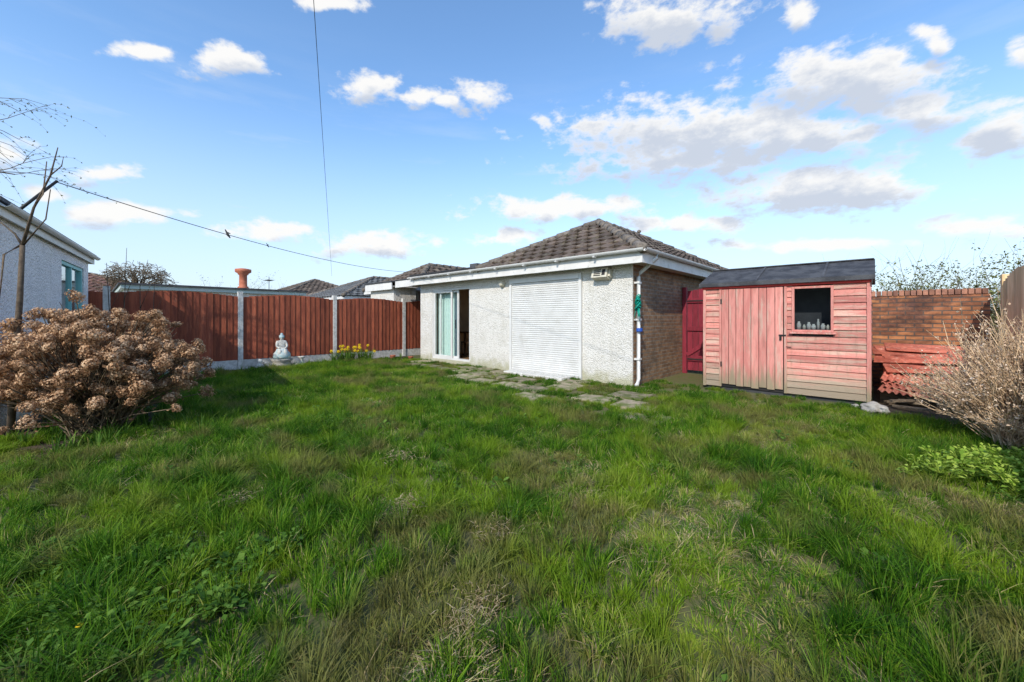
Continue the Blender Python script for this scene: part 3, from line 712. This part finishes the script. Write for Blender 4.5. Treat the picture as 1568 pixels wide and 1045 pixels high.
for k in range(60):
    v=Vector((U(-1,1),U(-1,1),U(-.4,1))).normalized(); e=c+Vector((v.x*1.2,v.y*1.2,v.z*1.0))
    mb.tube([c+Vector((0,0,-.8)),c*.5+e*.5+Vector((U(-.2,.2),U(-.2,.2),0)),e],[.05,.03,.015],4,cap=False)
for k in range(1500):
    v=Vector((U(-1,1),U(-1,1),U(-.7,1))).normalized(); p=c+Vector((v.x*1.6,v.y*1.6,v.z*1.3))*U(.55,.98)*(1+.12*mn.noise(v*3))
    d=Vector((U(-1,1),U(-1,1),U(-.6,1))).normalized()*U(.15,.4); mb.tube([p-d*.5,p+Vector((U(-1,1),U(-1,1),U(-1,1)))*.04,p+d*.5],[.014,.011,.007],3,cap=False)
mb.build('trunk_and_crown',TWIG,E,fixn=False)
for (x,y,h) in ((-26,-.8,4.4),(-30,2,4.8),(-34,-14,5.5),(-40,-5,6.0),(-24,-10,4.4),(-22,-3.4,3.6)):
    tree('bare_tree',(x,y,0),h,.09,3,1,.06,TWL,wood=TWIG)
for (x,y,h,t) in ((2.9,7.4,2.6,9),(3.7,6.8,2.35,13),(4.5,6.3,2.4,14),(5.2,6.1,2.5,14),(6.0,5.5,2.4,11),(7.2,4.8,2.3,8),(4.2,7.6,2.6,10)):
    tree('budding_shrub',(x,y,0),h,.032,2,5,.06,TWL,wood=TWIG,trunks=t+2,kids=(3,4),lspread=.10,up=.1,wide=.6,zmax=2.7)
for (x,y,h) in ((9,8,3.8),(11,3,4.2),(2.5,14,4.0),(13,10,5)):
    tree('bare_tree',(x,y,0),h,.07,3,0,.07,TWL,wood=TWIG)
E=empty('willow_tree'); mb=MB(); tips=[]
random.seed(21)
mb.tube([(-7.6,-9.3,0),(-7.5,-9.2,2),(-7.2,-9.0,3.4)],[.14,.11,.08],8)
for k in range(14):
    grow(mb,Vector((-7.2,-9.0,3.0+U(-.2,1.3))),Vector((U(-.2,.9),U(.1,.9),U(.1,1.5))),1.3,.022,2,.45,.05,tips,6,(3,4),droop=.5)
mb.build('trunk_and_limbs',TWIG,E,fixn=False)
ml=MB(); leaves(ml,tips,3,.035,.012,asp=.4); ml.build('buds',TWL,E,fixn=False)
random.seed(5)
E=empty('sapling'); mb=MB(); p=Vector((-3.42,-7.60,0))
mb.tube([p,p+Vector((.03,.03,.7)),p+Vector((.06,.07,1.5)),p+Vector((.09,.09,2.08))],[.032,.028,.024,.02],8)
q=p+Vector((.09,.09,2.08))
mb.tube([q,q+R*.12+Vector((0,0,.4)),q+R*.3+Vector((0,0,.75)),q+R*.38+Vector((0,0,1.05))],[.016,.011,.008,.004],6)
mb.tube([q,q-R*.08+Vector((0,0,.12)),q-R*.3+Vector((0,0,.3))],[.014,.009,.004],6)
mb.tube([q-R*.02,q-R*.2+Vector((0,0,-.1)),q-R*.25+Vector((0,0,-.6))],[.012,.009,.004],6)
mb.tube([q+R*.12+Vector((0,0,.4)),q+R*.22+Vector((0,0,.55)),q+R*.26+Vector((0,0,.9))],[.009,.007,.004],6)
mb.tube([q+R*.3+Vector((0,0,.75)),q+R*.42+Vector((0,0,.85)),q+R*.44+Vector((0,0,.95))],[.006,.005,.003],6)
mb.tube([q+R*.01,q+R*.25+Vector((0,0,.28)),q+R*.3+Vector((0,0,.6))],[.009,.006,.004],6)
mb.build('trunk_and_branches',BARK,E,fixn=False)
mb=MB()
for (x,y,h) in ((-8.0,-6.55,2.75),(-8.05,-6.3,2.5),(-7.9,-6.75,2.4),(-8.1,-6.1,2.2)): 
    mb.tube([(x,y,0),(x+.03,y,h*.5),(x+U(-.08,.08),y+U(-.05,.05),h)],[.012,.009,.004],5)
    mb.tube([(x+.03,y,h*.6),(x+.2,y+.15,h*.8)],[.006,.003],4)
mb.build('dead_stalks',BARK,None,fixn=False)

# ------------------------------------------------------------------ wires
def wire(name,a,b,sag,r=.006,mat=CABLE):
    a=Vector(a);b=Vector(b); mb=MB(); n=40
    mb.tube([a.lerp(b,i/n)-Vector((0,0,sag*4*(i/n)*(1-i/n))) for i in range(n+1)],r,5,0)
    return mb.build(name,mat,None,fixn=False)
camp=Vector((3.384,-7.007,0))
A=camp+F*21+R*-9.65+Vector((0,0,3.55)); Bp=camp+F*5+R*-2.53+Vector((0,0,5.36)); C=Bp+(Bp-A)*1.0
wire('telephone_cable',A,C,.0,.0045)
mb=MB(); mb.tube([(C.x,C.y,0),(C.x,C.y,C.z+.6)],[.13,.1],12); mb.build('telegraph_pole',WOOD)
a=Vector((-4.23,-7.30,3.02)); b=Vector((-9.4,1.0,3.0))
wire('washing_line',a,b,.22,.006)
mb=MB(); mb.tube([(-4.23,-7.82,2.3),(-4.23,-7.30,3.04)],[.02,.016],6); mb.build('washing_line_bracket',BLACK)
for t,s in ((.245,1.0),(.34,.55)):
    p=a.lerp(b,t)-Vector((0,0,.22*4*t*(1-t))); mb=MB()
    mb.tube([p+R*-.05*s+Vector((0,0,.10*s)),p,p+R*.045*s+Vector((0,0,-.06*s))],[.008*s,.022*s,.008*s],6)
    mb.tube([p+Vector((0,0,.04*s)),p+R*.05*s+Vector((0,0,.02))],[.014*s,.005*s],5); mb.build('clothes_peg',BLACK)

# ------------------------------------------------------------------ paving
random.seed(11)
E=empty('stepping_stone_patio'); mb=MB(); slabs=[]
for r_,(yy,xa) in enumerate(((-.40,-6.7),(-1.0,-6.2),(-1.6,-3.6),(-2.15,-1.1))):
    x=xa+U(0,.2)
    while x<(.6 if r_<2 else (.95-.0*r_)):
        wdt=.56+U(-.04,.03)
        if U(0,1)>(.12 if r_<2 else .25) and not(-3.0<x+.3<-1.2 and r_==0):
            cx=x+wdt/2+U(-.03,.03); cy=yy+U(-.04,.04); hx=wdt/2; hy=.25+U(-.02,.03); an=U(-.07,.07)
            Mx=Matrix.Translation((cx,cy,0))@Matrix.Rotation(an,4,'Z')@Matrix.Rotation(U(-.02,.02),4,'X')
            mb.box(-hx,hx,-hy,hy,-.03,.035+U(-.008,.012),M=Mx); slabs.append((cx,cy,hx-.01,hy-.01))
        x+=wdt+U(.05,.13)
mb.build('slabs',SLAB,E,bevel=.012)
mb=MB(); vs=[(-6.9,-1.2),(-3.7,-1.35),(-3.5,-1.95),(-1.3,-2.0),(-1.1,-2.55),(.9,-2.5),(1.0,-.2),(.98,2.45),(.03,2.45),(.03,-.03),(-7,-.03)]
mb.add([(x,y,.006) for x,y in vs],[tuple(range(len(vs)))],0,.5); mb.build('worn_path',pmat('mossy_soil',(.11,.13,.035),(.15,.12,.06),scale=8,rough=.95,bump=.8,bscale=40,bdist=.02),E,fixn=False)
mb=MB(); mb.add([(3.34,-.05,.005),(4.9,-.6,.005),(4.9,3.05,.005),(3.34,3.05,.005)],[(0,1,2,3)],0,.5)
mb.add([(-8.35,-7.0,.005),(-7.85,-7.0,.005),(-7.75,.2,.005),(-8.35,.2,.005)],[(0,1,2,3)],0,.5)
mb.add([(-8.3,-7.1,.005),(-3.3,-7.85,.005),(-1.9,-7.6,.005),(-2.3,-6.7,.005),(-3.6,-6.2,.005),(-7.8,-6.4,.005)],[(0,1,2,3,4,5)],0,.5)
mb.build('border_soil',SOIL,None,fixn=False)

# ------------------------------------------------------------------ grass
def grass_patch(name,n,hm,hs,half,straw=.04,wd=.0042,lean=.6,bias=0.0,square=True,ntuft=20,seed=0):
    if square:
        x=rng.uniform(-half,half,n); y=rng.uniform(-half,half,n)
    else:
        an=rng.uniform(0,2*pi,n); rr=half*np.sqrt(rng.uniform(0,1,n)); x=rr*np.cos(an); y=rr*np.sin(an)
    nc=ntuft; cxs=rng.uniform(-half,half,(nc,2)); cb=rng.normal(0,.15,nc); chh=rng.uniform(.5,1.6,nc)
    d2=(x[:,None]-cxs[None,:,0])**2+(y[:,None]-cxs[None,:,1])**2; ci=d2.argmin(1)
    k=rng.uniform(0,.65,n); x=x*(1-k)+cxs[ci,0]*k; y=y*(1-k)+cxs[ci,1]*k
    out=np.arctan2(y-cxs[ci,1],x-cxs[ci,0])
    h=np.clip(rng.normal(hm,hs,n),hm*.3,hm*2.2)*chh[ci]; la=out+rng.normal(0,.8,n); ln=np.abs(rng.normal(lean*.7,lean*.45,n))
    w=wd*rng.uniform(.6,1.25,n); fa=rng.uniform(0,2*pi,n); tint=np.clip(rng.beta(2.2,3.0,n)*.85+bias+cb[ci],0,.86)
    st=rng.uniform(0,1,n)<straw; tint[st]=rng.uniform(.86,1,st.sum()); ln[st]*=1.6; h[st]*=.75
    V=np.zeros((n,7,3)); lv=[0,.38,.74,1]
    dx=np.cos(la);dy=np.sin(la); px=np.cos(fa); py=np.sin(fa)
    idx=0
    for i,l in enumerate(lv):
        b=ln*l**1.8*h; cx=x+dx*b; cy=y+dy*b; cz=h*l*np.maximum(.25,1-.32*ln*l)
        ww=w*[.8,1,.7,0][i]
        if i<3:
            V[:,idx]=np.stack([cx-px*ww*.5,cy-py*ww*.5,cz],1); V[:,idx+1]=np.stack([cx+px*ww*.5,cy+py*ww*.5,cz],1); idx+=2
        else: V[:,idx]=np.stack([cx,cy,cz],1)
    V[:,:2,2]-=.01
    vs=V.reshape(-1,3); fs=[]
    for i in range(n):
        o=i*7; fs+=[(o,o+1,o+3,o+2),(o+2,o+3,o+5,o+4),(o+4,o+5,o+6)]
    me=bpy.data.meshes.new(name); me.from_pydata(vs.tolist(),[],fs); me.materials.append(GRASS)
    a=me.attributes.new('tint','FLOAT','POINT'); a.data.foreach_set('value',np.repeat(tint,7).astype(np.float32))
    me.polygons.foreach_set('use_smooth',[True]*len(fs))
    return bpy.data.objects.new(name,me)
TS=.5; nb=2200
src=[grass_patch('turf_a',nb,.072,.025,TS/2,straw=.05),grass_patch('turf_b',nb,.082,.03,TS/2,bias=-.06,straw=.04),
     grass_patch('turf_c',nb,.066,.025,TS/2,straw=.10,bias=.04),grass_patch('turf_d',nb,.082,.03,TS/2,lean=.9,bias=.02,straw=.05,ntuft=14),
     grass_patch('turf_e',nb,.056,.022,TS/2,lean=1.1,straw=.28,bias=.06),grass_patch('turf_f',nb,.10,.032,TS/2,lean=.9,bias=-.04,straw=.04,ntuft=12),
     grass_patch('turf_g_tuft',480,.14,.04,.11,lean=.9,bias=.03,wd=.005,square=False,ntuft=2,straw=.05),
     grass_patch('turf_h_small',300,.06,.02,.10,square=False,ntuft=4,straw=.08),
     grass_patch('turf_i_straw',420,.055,.02,.15,straw=.55,lean=1.5,bias=.1,square=False,ntuft=5)]
def inslab(x,y,m=.0):
    for (a,b_,hx,hy) in slabs:
        if abs(x-a)<hx+m and abs(y-b_)<hy+m: return True
    return False
def path(x,y):
    if y>-.1: return True
    if x<-3.6: return y>-1.25
    if x<-1.2: return y>-1.9
    return y>-2.45 and x<.95
def allowed(px,py):
    if py>-.12 and not(.1<px<.98 and py<2.4) and not(px>.98 and py<.68) : return False
    if px>3.3 and py>.3: return False
    wl=-7.05-(px+8.28)*.1437
    if px<-3.45 and py<wl+.2: return False
    return -8.2<px<4.85 and py>-9.2
random.seed(3); pts=[]
yy=-9.0
while yy<1.0:
    x=-8.05
    while x<4.85:
        cx,cy=x+U(-.02,.02),yy+U(-.02,.02); x+=TS*.96
        cs=[(cx+a*.24,cy+b_*.24) for a in (-1,0,1) for b_ in (-1,0,1)]
        bed=cx<-7.7 or (cx<-2.4 and cy<-6.5)
        if all(allowed(*q) for q in cs) and not any(path(*q) for q in cs) and not bed:
            n1=mn.noise(Vector((cx*.8,cy*.8,3))); n2=mn.noise(Vector((cx*.55,cy*.55,9))); r=U(0,1)
            if n2>.15 and r<.7: i=random.choice((2,4))
            elif n1>.2 and r<.6: i=5
            else: i=random.choice((0,1,2,3,0,1,3,5))
            pts.append(((cx,cy,0),(0,0,random.choice((0,1,2,3))*pi/2+U(-.1,.1)),1.0+.14*n1+U(-.05,.05),i))
        else:
            for k in range(16):
                px,py=cx+U(-.27,.27),cy+U(-.27,.27)
                if not allowed(px,py): continue
                s=1.0;pr=1.0
                if path(px,py):
                    if inslab(px,py): pr=.07
                    else: pr=.9
                    s=.65
                    if py>-.1: pr*=.7
                if bed: pr=.35
                if U(0,1)<pr: pts.append(((px,py,0),(0,0,U(0,6.28)),s*U(.8,1.3),7))
    yy+=TS*.96
for k in range(480):
    px,py=U(-7.6,4.8),U(-8.8,-.3); 
    if not allowed(px,py) or path(px,py): continue
    n1=mn.noise(Vector((px*.8,py*.8,3)))
    if U(-.5,.5)>n1: continue
    pts.append(((px,py,0),(0,0,U(0,6.28)),U(.5,1.0),6))
for k in range(300):
    px,py=U(-7.6,4.8),U(-8.8,-.6)
    if mn.noise(Vector((px*.55,py*.55,9)))<-.02: continue
    if allowed(px,py) and not path(px,py): pts.append(((px,py,.01),(0,0,U(0,6.28)),U(.6,1.3),8))
print('grass pts',len(pts))
scatter('lawn_grass',src,pts)

def rosette(name,n,r,sz,mat,up=.3,thick=1):
    mb=MB()
    for k in range(n):
        a=U(0,2*pi); L0=r*U(.4,1); d=Vector((cos(a),sin(a),U(.1,up*2))).normalized(); side=Vector((-sin(a),cos(a),0)); s=sz*U(.6,1.2)
        p=d*L0; e=p+Vector((d.x,d.y,U(-.3,.5))).normalized()*s
        mid=(p+e)/2+Vector((0,0,s*.12))
        mb.add([p,mid+side*s*.36,e,mid-side*s*.36,mid+Vector((0,0,-s*.08))],[(0,1,4),(1,2,4),(2,3,4),(3,0,4)],0,None,True)
        mb.tube([(0,0,0),p],.0015,3,0,cap=False)
    return mb.build(name,mat,None,link=False,fixn=False)
ws_=[rosette('weed_leaf_a',14,.06,.045,LEAF,.6),rosette('weed_leaf_b',20,.08,.03,LEAF,.8)]
pts=[]
for k in range(300):
    t=U(0,1)
    if t<.5:
        q=camp+F*U(1.4,2.2)+R*U(-2.6,-1.2); px,py=q.x,q.y
    elif t<.65: px,py=-1.3+random.gauss(0,.35),-5.0+random.gauss(0,.25)
    else: px,py=U(-7,4.5),U(-6.8,-1.5)
    pts.append(((px,py,.035),(U(-.2,.2),U(-.2,.2),U(0,6.28)),U(.6,1.1),random.randint(0,1)))
scatter('lawn_weeds',ws_,pts)
def thatch(name,n,r):
    mb=MB()
    for k in range(n):
        a=U(0,2*pi); p=Vector((random.gauss(0,r*.5),random.gauss(0,r*.5),U(.01,.06))); d=Vector((cos(a),sin(a),U(-.15,.2)))
        l=U(.03,.09); s=Vector((-sin(a),cos(a),0))*.0022; q=p+d*l*.5+Vector((0,0,.006)); e=p+d*l
        mb.add([p-s,p+s,q+s,q-s,e],[(0,1,2,3),(3,2,4)],0)
    return mb.build(name,THATCH,None,link=False,fixn=False)
th=[thatch('thatch_a',260,.12),thatch('thatch_b',130,.16)]
pts=[]
for (d_,r_,s_,i_) in ((2.62,-.68,.9,0),(2.5,-.75,.7,1),(1.6,-.19,.7,1),(1.75,-.12,.7,1),(2.3,-.1,.8,1),(3.5,-1.0,1.0,1),(2.7,-1.9,.8,1)):
    q=camp+F*d_+R*r_; pts.append(((q.x,q.y,.03),(0,0,U(0,6)),s_,i_))
scatter('dead_grass_clumps',th,pts)
mb=MB()
q=camp+F*1.56+R*-1.72; mb.lathe([(.004,0),(.013,.005),(.011,.010),(.003,.012)],(q.x,q.y,.07),10,0); mb.tube([(q.x,q.y,0),(q.x,q.y,.07)],.002,4,1)
mb.build('dandelion',[YEL,LEAF])

def strap(mb,c,n,h,mat=0,w=.012):
    for k in range(n):
        a=U(0,2*pi); d=Vector((cos(a),sin(a),0)); s=Vector((-sin(a),cos(a),0))*w; l=h*U(.6,1.1); b=U(.15,.7); p=Vector(c)+d*U(0,.05)
        vs=[];K=6; t=U(0,1)
        for i in range(K):
            q=i/(K-1); o=p+d*b*l*q**1.5+Vector((0,0,l*q*(1-.45*b*q))); ww=s*(1-q**2*.9)*.5; vs+=[o-ww,o+ww]
        mb.add(vs,[(2*i,2*i+1,2*i+3,2*i+2) for i in range(K-1)],mat,t,True)
E=empty('daffodils'); mb=MB(); fl=MB()
for k in range(22):
    c=(-7.93+U(-.14,.2),-1.72+U(-.65,.65),0); strap(mb,c,20,.46,w=.016)
    for j in range(random.choice((0,1,1,1))):
        q=Vector(c)+Vector((U(-.1,.15),U(-.12,.12),U(.30,.50))); mb.tube([c,q],.004,4)
        dd=(Vector((3.4,-7,1))-q+Vector((U(-4,4),U(-3,3),0))).normalized(); xx=dd.cross(Vector((0,0,1))).normalized(); yy_=xx.cross(dd)
        for m6 in range(6):
            a=m6*pi/3; e=xx*cos(a)+yy_*sin(a); s=xx*-sin(a)+yy_*cos(a)
            fl.add([q,q+e*.025+s*.015,q+e*.048,q+e*.025-s*.015],[(0,1,2,3)],0)
        fl.tube([q,q+dd*.035],[.012,.02],8,0,1.0,cap=False)
mb.build('leaves_and_stems',LEAF,E,fixn=False); fl.build('flowers',YEL,E,fixn=False)
E=empty('border_plants'); mb=MB()
for k in range(60):
    t=U(0,1)
    if t<.6: c=(U(-4.4,-2.0),U(-7.5,-6.1),0)
    else: c=(-7.95+U(-.1,.25),U(-6.5,.1),0)
    if c[1]<-7.05-(c[0]+8.28)*.1437+.1 and c[0]<-3.4: continue
    strap(mb,c,12,.24)
mb.build('strap_leaves',LEAF,E,fixn=False)

# ------------------------------------------------------------------ left hydrangea
random.seed(17)
def flower_head(name,seed,r=.095,n=230):
    mb=MB()
    for k in range(n):
        v=Vector((random.gauss(0,1),random.gauss(0,1),random.gauss(.35,1))).normalized()
        p=Vector((v.x*r*1.1,v.y*r*1.1,v.z*r*.7))*U(.62,1.12)
        a=(v.cross(Vector((U(-1,1),U(-1,1),U(-1,1)))).normalized()+v*U(-.5,.5)); b=v.cross(a).normalized(); s=U(.009,.017)
        mb.add([p-a*s,p-b*s+v*.004,p+a*s,p+b*s+v*.004],[(0,1,2,3)],0,min(1,max(0,U(0,1)*.6+.4*(v.z*.5+.3))))
    for k in range(24):
        v=Vector((random.gauss(0,1),random.gauss(0,1),random.gauss(.4,1))).normalized(); mb.tube([(0,0,-r),v*r*.9],.0022,3,0,.1,cap=False)
    return mb.build(name,HYD,None,link=False,fixn=False)
fh=[flower_head('flower_head_a',1),flower_head('flower_head_b',2,.08,150),flower_head('flower_head_c',3,.105,200)]
E=empty('hydrangea_bush'); c=Vector((-3.16,-6.95,0)); mb=MB(); heads=[]; ml=MB()
for k in range(480):
    a=U(0,2*pi); ph=math.acos(U(-.3,1)); rr=U(.80,1.08) if k<390 else U(.5,.85)
    dirv=Vector((sin(ph)*cos(a),sin(ph)*sin(a),cos(ph)))
    lump=1+.30*mn.noise(dirv*2.4+Vector((4,1,0)))
    off=R*(dirv.dot(R)*1.02)+F*(dirv.dot(F)*.78)+Vector((0,0,dirv.z*.86))
    e=c+off*rr*lump+Vector((0,0,.56))
    if e.z<.2 or (e.z<.5 and U(0,1)<.5): continue
    wl=-7.05-(e.x+8.28)*.1437
    if e.y<wl+.14 and e.x<-3.5: e.y=wl+.14
    b0=c+Vector((U(-.28,.28),U(-.2,.2),0)); mid=b0.lerp(e,.5)+Vector((U(-.06,.06),U(-.06,.06),.06))
    mb.tube([b0,mid,e],[.008,.006,.004],4,0,cap=False)
    if U(0,1)<.6: 
        e2=mid.lerp(e,.6)+Vector((U(-.2,.2),U(-.2,.2),U(.02,.25))); mb.tube([mid,e2],[.005,.003],3,0,cap=False)
    heads.append((tuple(e),(U(-.9,.9),U(-.9,.9),U(0,6.28)),U(.45,.95),random.randint(0,2)))
    for j in range(3):
        q=b0.lerp(e,U(.45,.95)); s=U(.03,.06); aa=Vector((U(-1,1),U(-1,1),U(-1,.2))).normalized(); bb=aa.cross(Vector((U(-1,1),U(-1,1),U(-1,1)))).normalized()
        ml.add([q,q+aa*s*.5+bb*s*.3,q+aa*s,q+aa*s*.5-bb*s*.3],[(0,1,2,3)],0,U(0,.5))
mb.build('stems',TWIG,E,fixn=False); ml.build('dried_leaves',HYD,E,fixn=False); scatter('flower_heads',fh,heads,E)

# ------------------------------------------------------------------ right straw shrub
random.seed(29)
E=empty('dried_shrub'); mb=MB(); ml=MB(); c=camp+F*3.75+R*5.08
for k in range(850):
    a=U(0,2*pi); ph=U(0,1)**.6*1.3; dv=Vector((sin(ph)*cos(a),sin(ph)*sin(a),cos(ph)))
    rr=U(.6,1.0)*(1+.3*mn.noise(dv*2+Vector((9,2,0)))); e=c+Vector((dv.x*1.05,dv.y*1.05,dv.z*1.22+.10))*rr
    if e.x>4.84: e.x=4.84-U(0,.1)
    b0=c+Vector((U(-.3,.1),U(-.25,.25),0)); mid=b0.lerp(e,.5)+Vector((U(-.05,.05),U(-.05,.05),.08))
    mid.x=min(mid.x,4.84); b0.x=min(b0.x,4.8)
    mb.tube([b0,mid,e],[.006,.0045,.0022],3,0,cap=False)
    for j in range(3):
        q=mid.lerp(e,U(.0,.9)); e2=q+(e-mid).normalized()*U(.08,.28)+Vector((U(-.12,.12),U(-.12,.12),U(-.02,.14))); mb.tube([q,e2],[.003,.0015],3,0,cap=False)
        for t in range(5):
            p=q.lerp(e2,U(.4,1.05))+Vector((U(-1,1),U(-1,1),U(-1,1)))*.015; s=U(.012,.030); aa=Vector((U(-1,1),U(-1,1),U(-1,1))).normalized(); bb=aa.cross(Vector((U(-1,1),U(-1,1),U(-1,1)))).normalized()
            ml.add([p,p+aa*s*.5+bb*s*.35,p+aa*s,p+aa*s*.5-bb*s*.35],[(0,1,2,3)],0)
mb.build('stems',STRAW,E,fixn=False); ml.build('dried_flowers',STRAWL,E,fixn=False)
gc=[rosette('gc_leaf_a',26,.09,.05,LIME,1.0),rosette('gc_leaf_b',22,.10,.042,LIME,1.2)]
pts=[]
for k in range(190):
    q=camp+F*(3.12+random.gauss(0,.18))+R*(4.15+random.gauss(0,.36))
    if q.x>4.85: continue
    pts.append(((q.x,q.y,U(.03,.11)),(U(-.3,.3),U(-.3,.3),U(0,6.28)),U(.7,1.2),random.randint(0,1)))
scatter('ground_cover_plant',gc,pts)

# ------------------------------------------------------------------ garden statue (seated lady)
E=empty('garden_statue',(-7.98,-3.62,.0),radians(-10)); 
mb=MB()
mb.lathe([(.22,0),(.24,.05),(.20,.09),(.19,.16),(.23,.2),(.23,.24)],(0,0,0),20,1,sx=1,sy=1.1)
mb.lathe([(.19,.24),(.205,.30),(.19,.38),(.14,.44),(.12,.5)],(.03,0,0),20,0,sx=1.05,sy=1.0)
mb.build('pedestal_and_robe',[STATB,STONE],E,bevel=0)
me=bpy.data.meshes.new('figure')
J={'pel':(0,0,.46),'ch':(0,0,.62),'nk':(0,0,.72),'hd':(.01,0,.77),'top':(.01,0,.84),
 'shl':(0,.09,.67),'ell':(.05,.12,.56),'hal':(.13,.05,.50),'shr':(0,-.09,.67),'elr':(.05,-.12,.56),'har':(.13,-.05,.51),
 'knl':(.17,.07,.44),'ftl':(.18,.06,.28),'knr':(.17,-.07,.44),'ftr':(.18,-.06,.28)}
ks=list(J); ed=[('pel','ch'),('ch','nk'),('nk','hd'),('hd','top'),('ch','shl'),('shl','ell'),('ell','hal'),('ch','shr'),('shr','elr'),('elr','har'),('pel','knl'),('knl','ftl'),('pel','knr'),('knr','ftr')]
me.from_pydata([J[k] for k in ks],[(ks.index(a),ks.index(b)) for a,b in ed],[])
fo=bpy.data.objects.new('figure',me); scene.collection.objects.link(fo); fo.parent=E
md=fo.modifiers.new('skin','SKIN')
RD={'pel':.085,'ch':.075,'nk':.03,'hd':.05,'top':.045,'shl':.04,'ell':.03,'hal':.022,'shr':.04,'elr':.03,'har':.022,'knl':.055,'ftl':.04,'knr':.055,'ftr':.04}
for i,k in enumerate(ks): me.skin_vertices[0].data[i].radius=(RD[k],RD[k])
me.skin_vertices[0].data[0].use_root=True
fo.modifiers.new('sub','SUBSURF').levels=2; fo.modifiers['sub'].render_levels=2; me.materials.append(STATUE)
mb=MB(); mb.lathe([(.05,.0),(.062,.03),(.06,.07),(.03,.10),(.03,.125),(.012,.14)],(-.005,0,.765),14,0); mb.lathe([(.008,0),(.01,.02),(.004,.03)],(.062,0,.775),6,0)
mb.build('hair_and_nose',STATB,E)
mb=MB()
mb.lathe([(.09,0),(.10,.08),(.07,.13),(.05,.17),(.06,.2),(.04,.25),(.01,.27)],(-7.95,-4.12,0),14,0)
mb.tube([(-7.9,-4.05,.12),(-7.86,-4.0,.17),(-7.88,-4.07,.2)],.02,6,0); mb.build('garden_gnome',[STATUE])
mb=MB()
mb.lathe([(.08,0),(.09,.04),(.05,.08),(.04,.2),(.09,.24),(.10,.27),(.03,.27)],(-7.95,-3.15,0),14,0); mb.build('small_bird_bath',[STATUE])
rock('rock',(-7.9,-4.4,.04),.08,.7,seed=8); rock('rock',(-7.85,-3.3,.05),.09,.7,seed=9); rock('rock',(-7.9,-3.9,.04),.07,.6,seed=12)
mb=MB(); mb.lathe([(.07,0),(.09,.12),(.095,.13),(.085,.13),(.07,.1)],(-7.75,-.55,0),14); mb.build('plant_pot',TERRA)
mb=MB(); mb.lathe([(.06,0),(.08,.10),(.085,.11),(.07,.1)],(-7.2,-.25,0),14); mb.build('plant_pot',TERRA)
mb=MB(); mb.tube([(7.6,1.9+4.2,0),(7.6,6.1,3.2)],.03,8); mb.box(7.4,7.75,6.06,6.14,3.2,3.24); mb.build('lamp_post',BLACK)
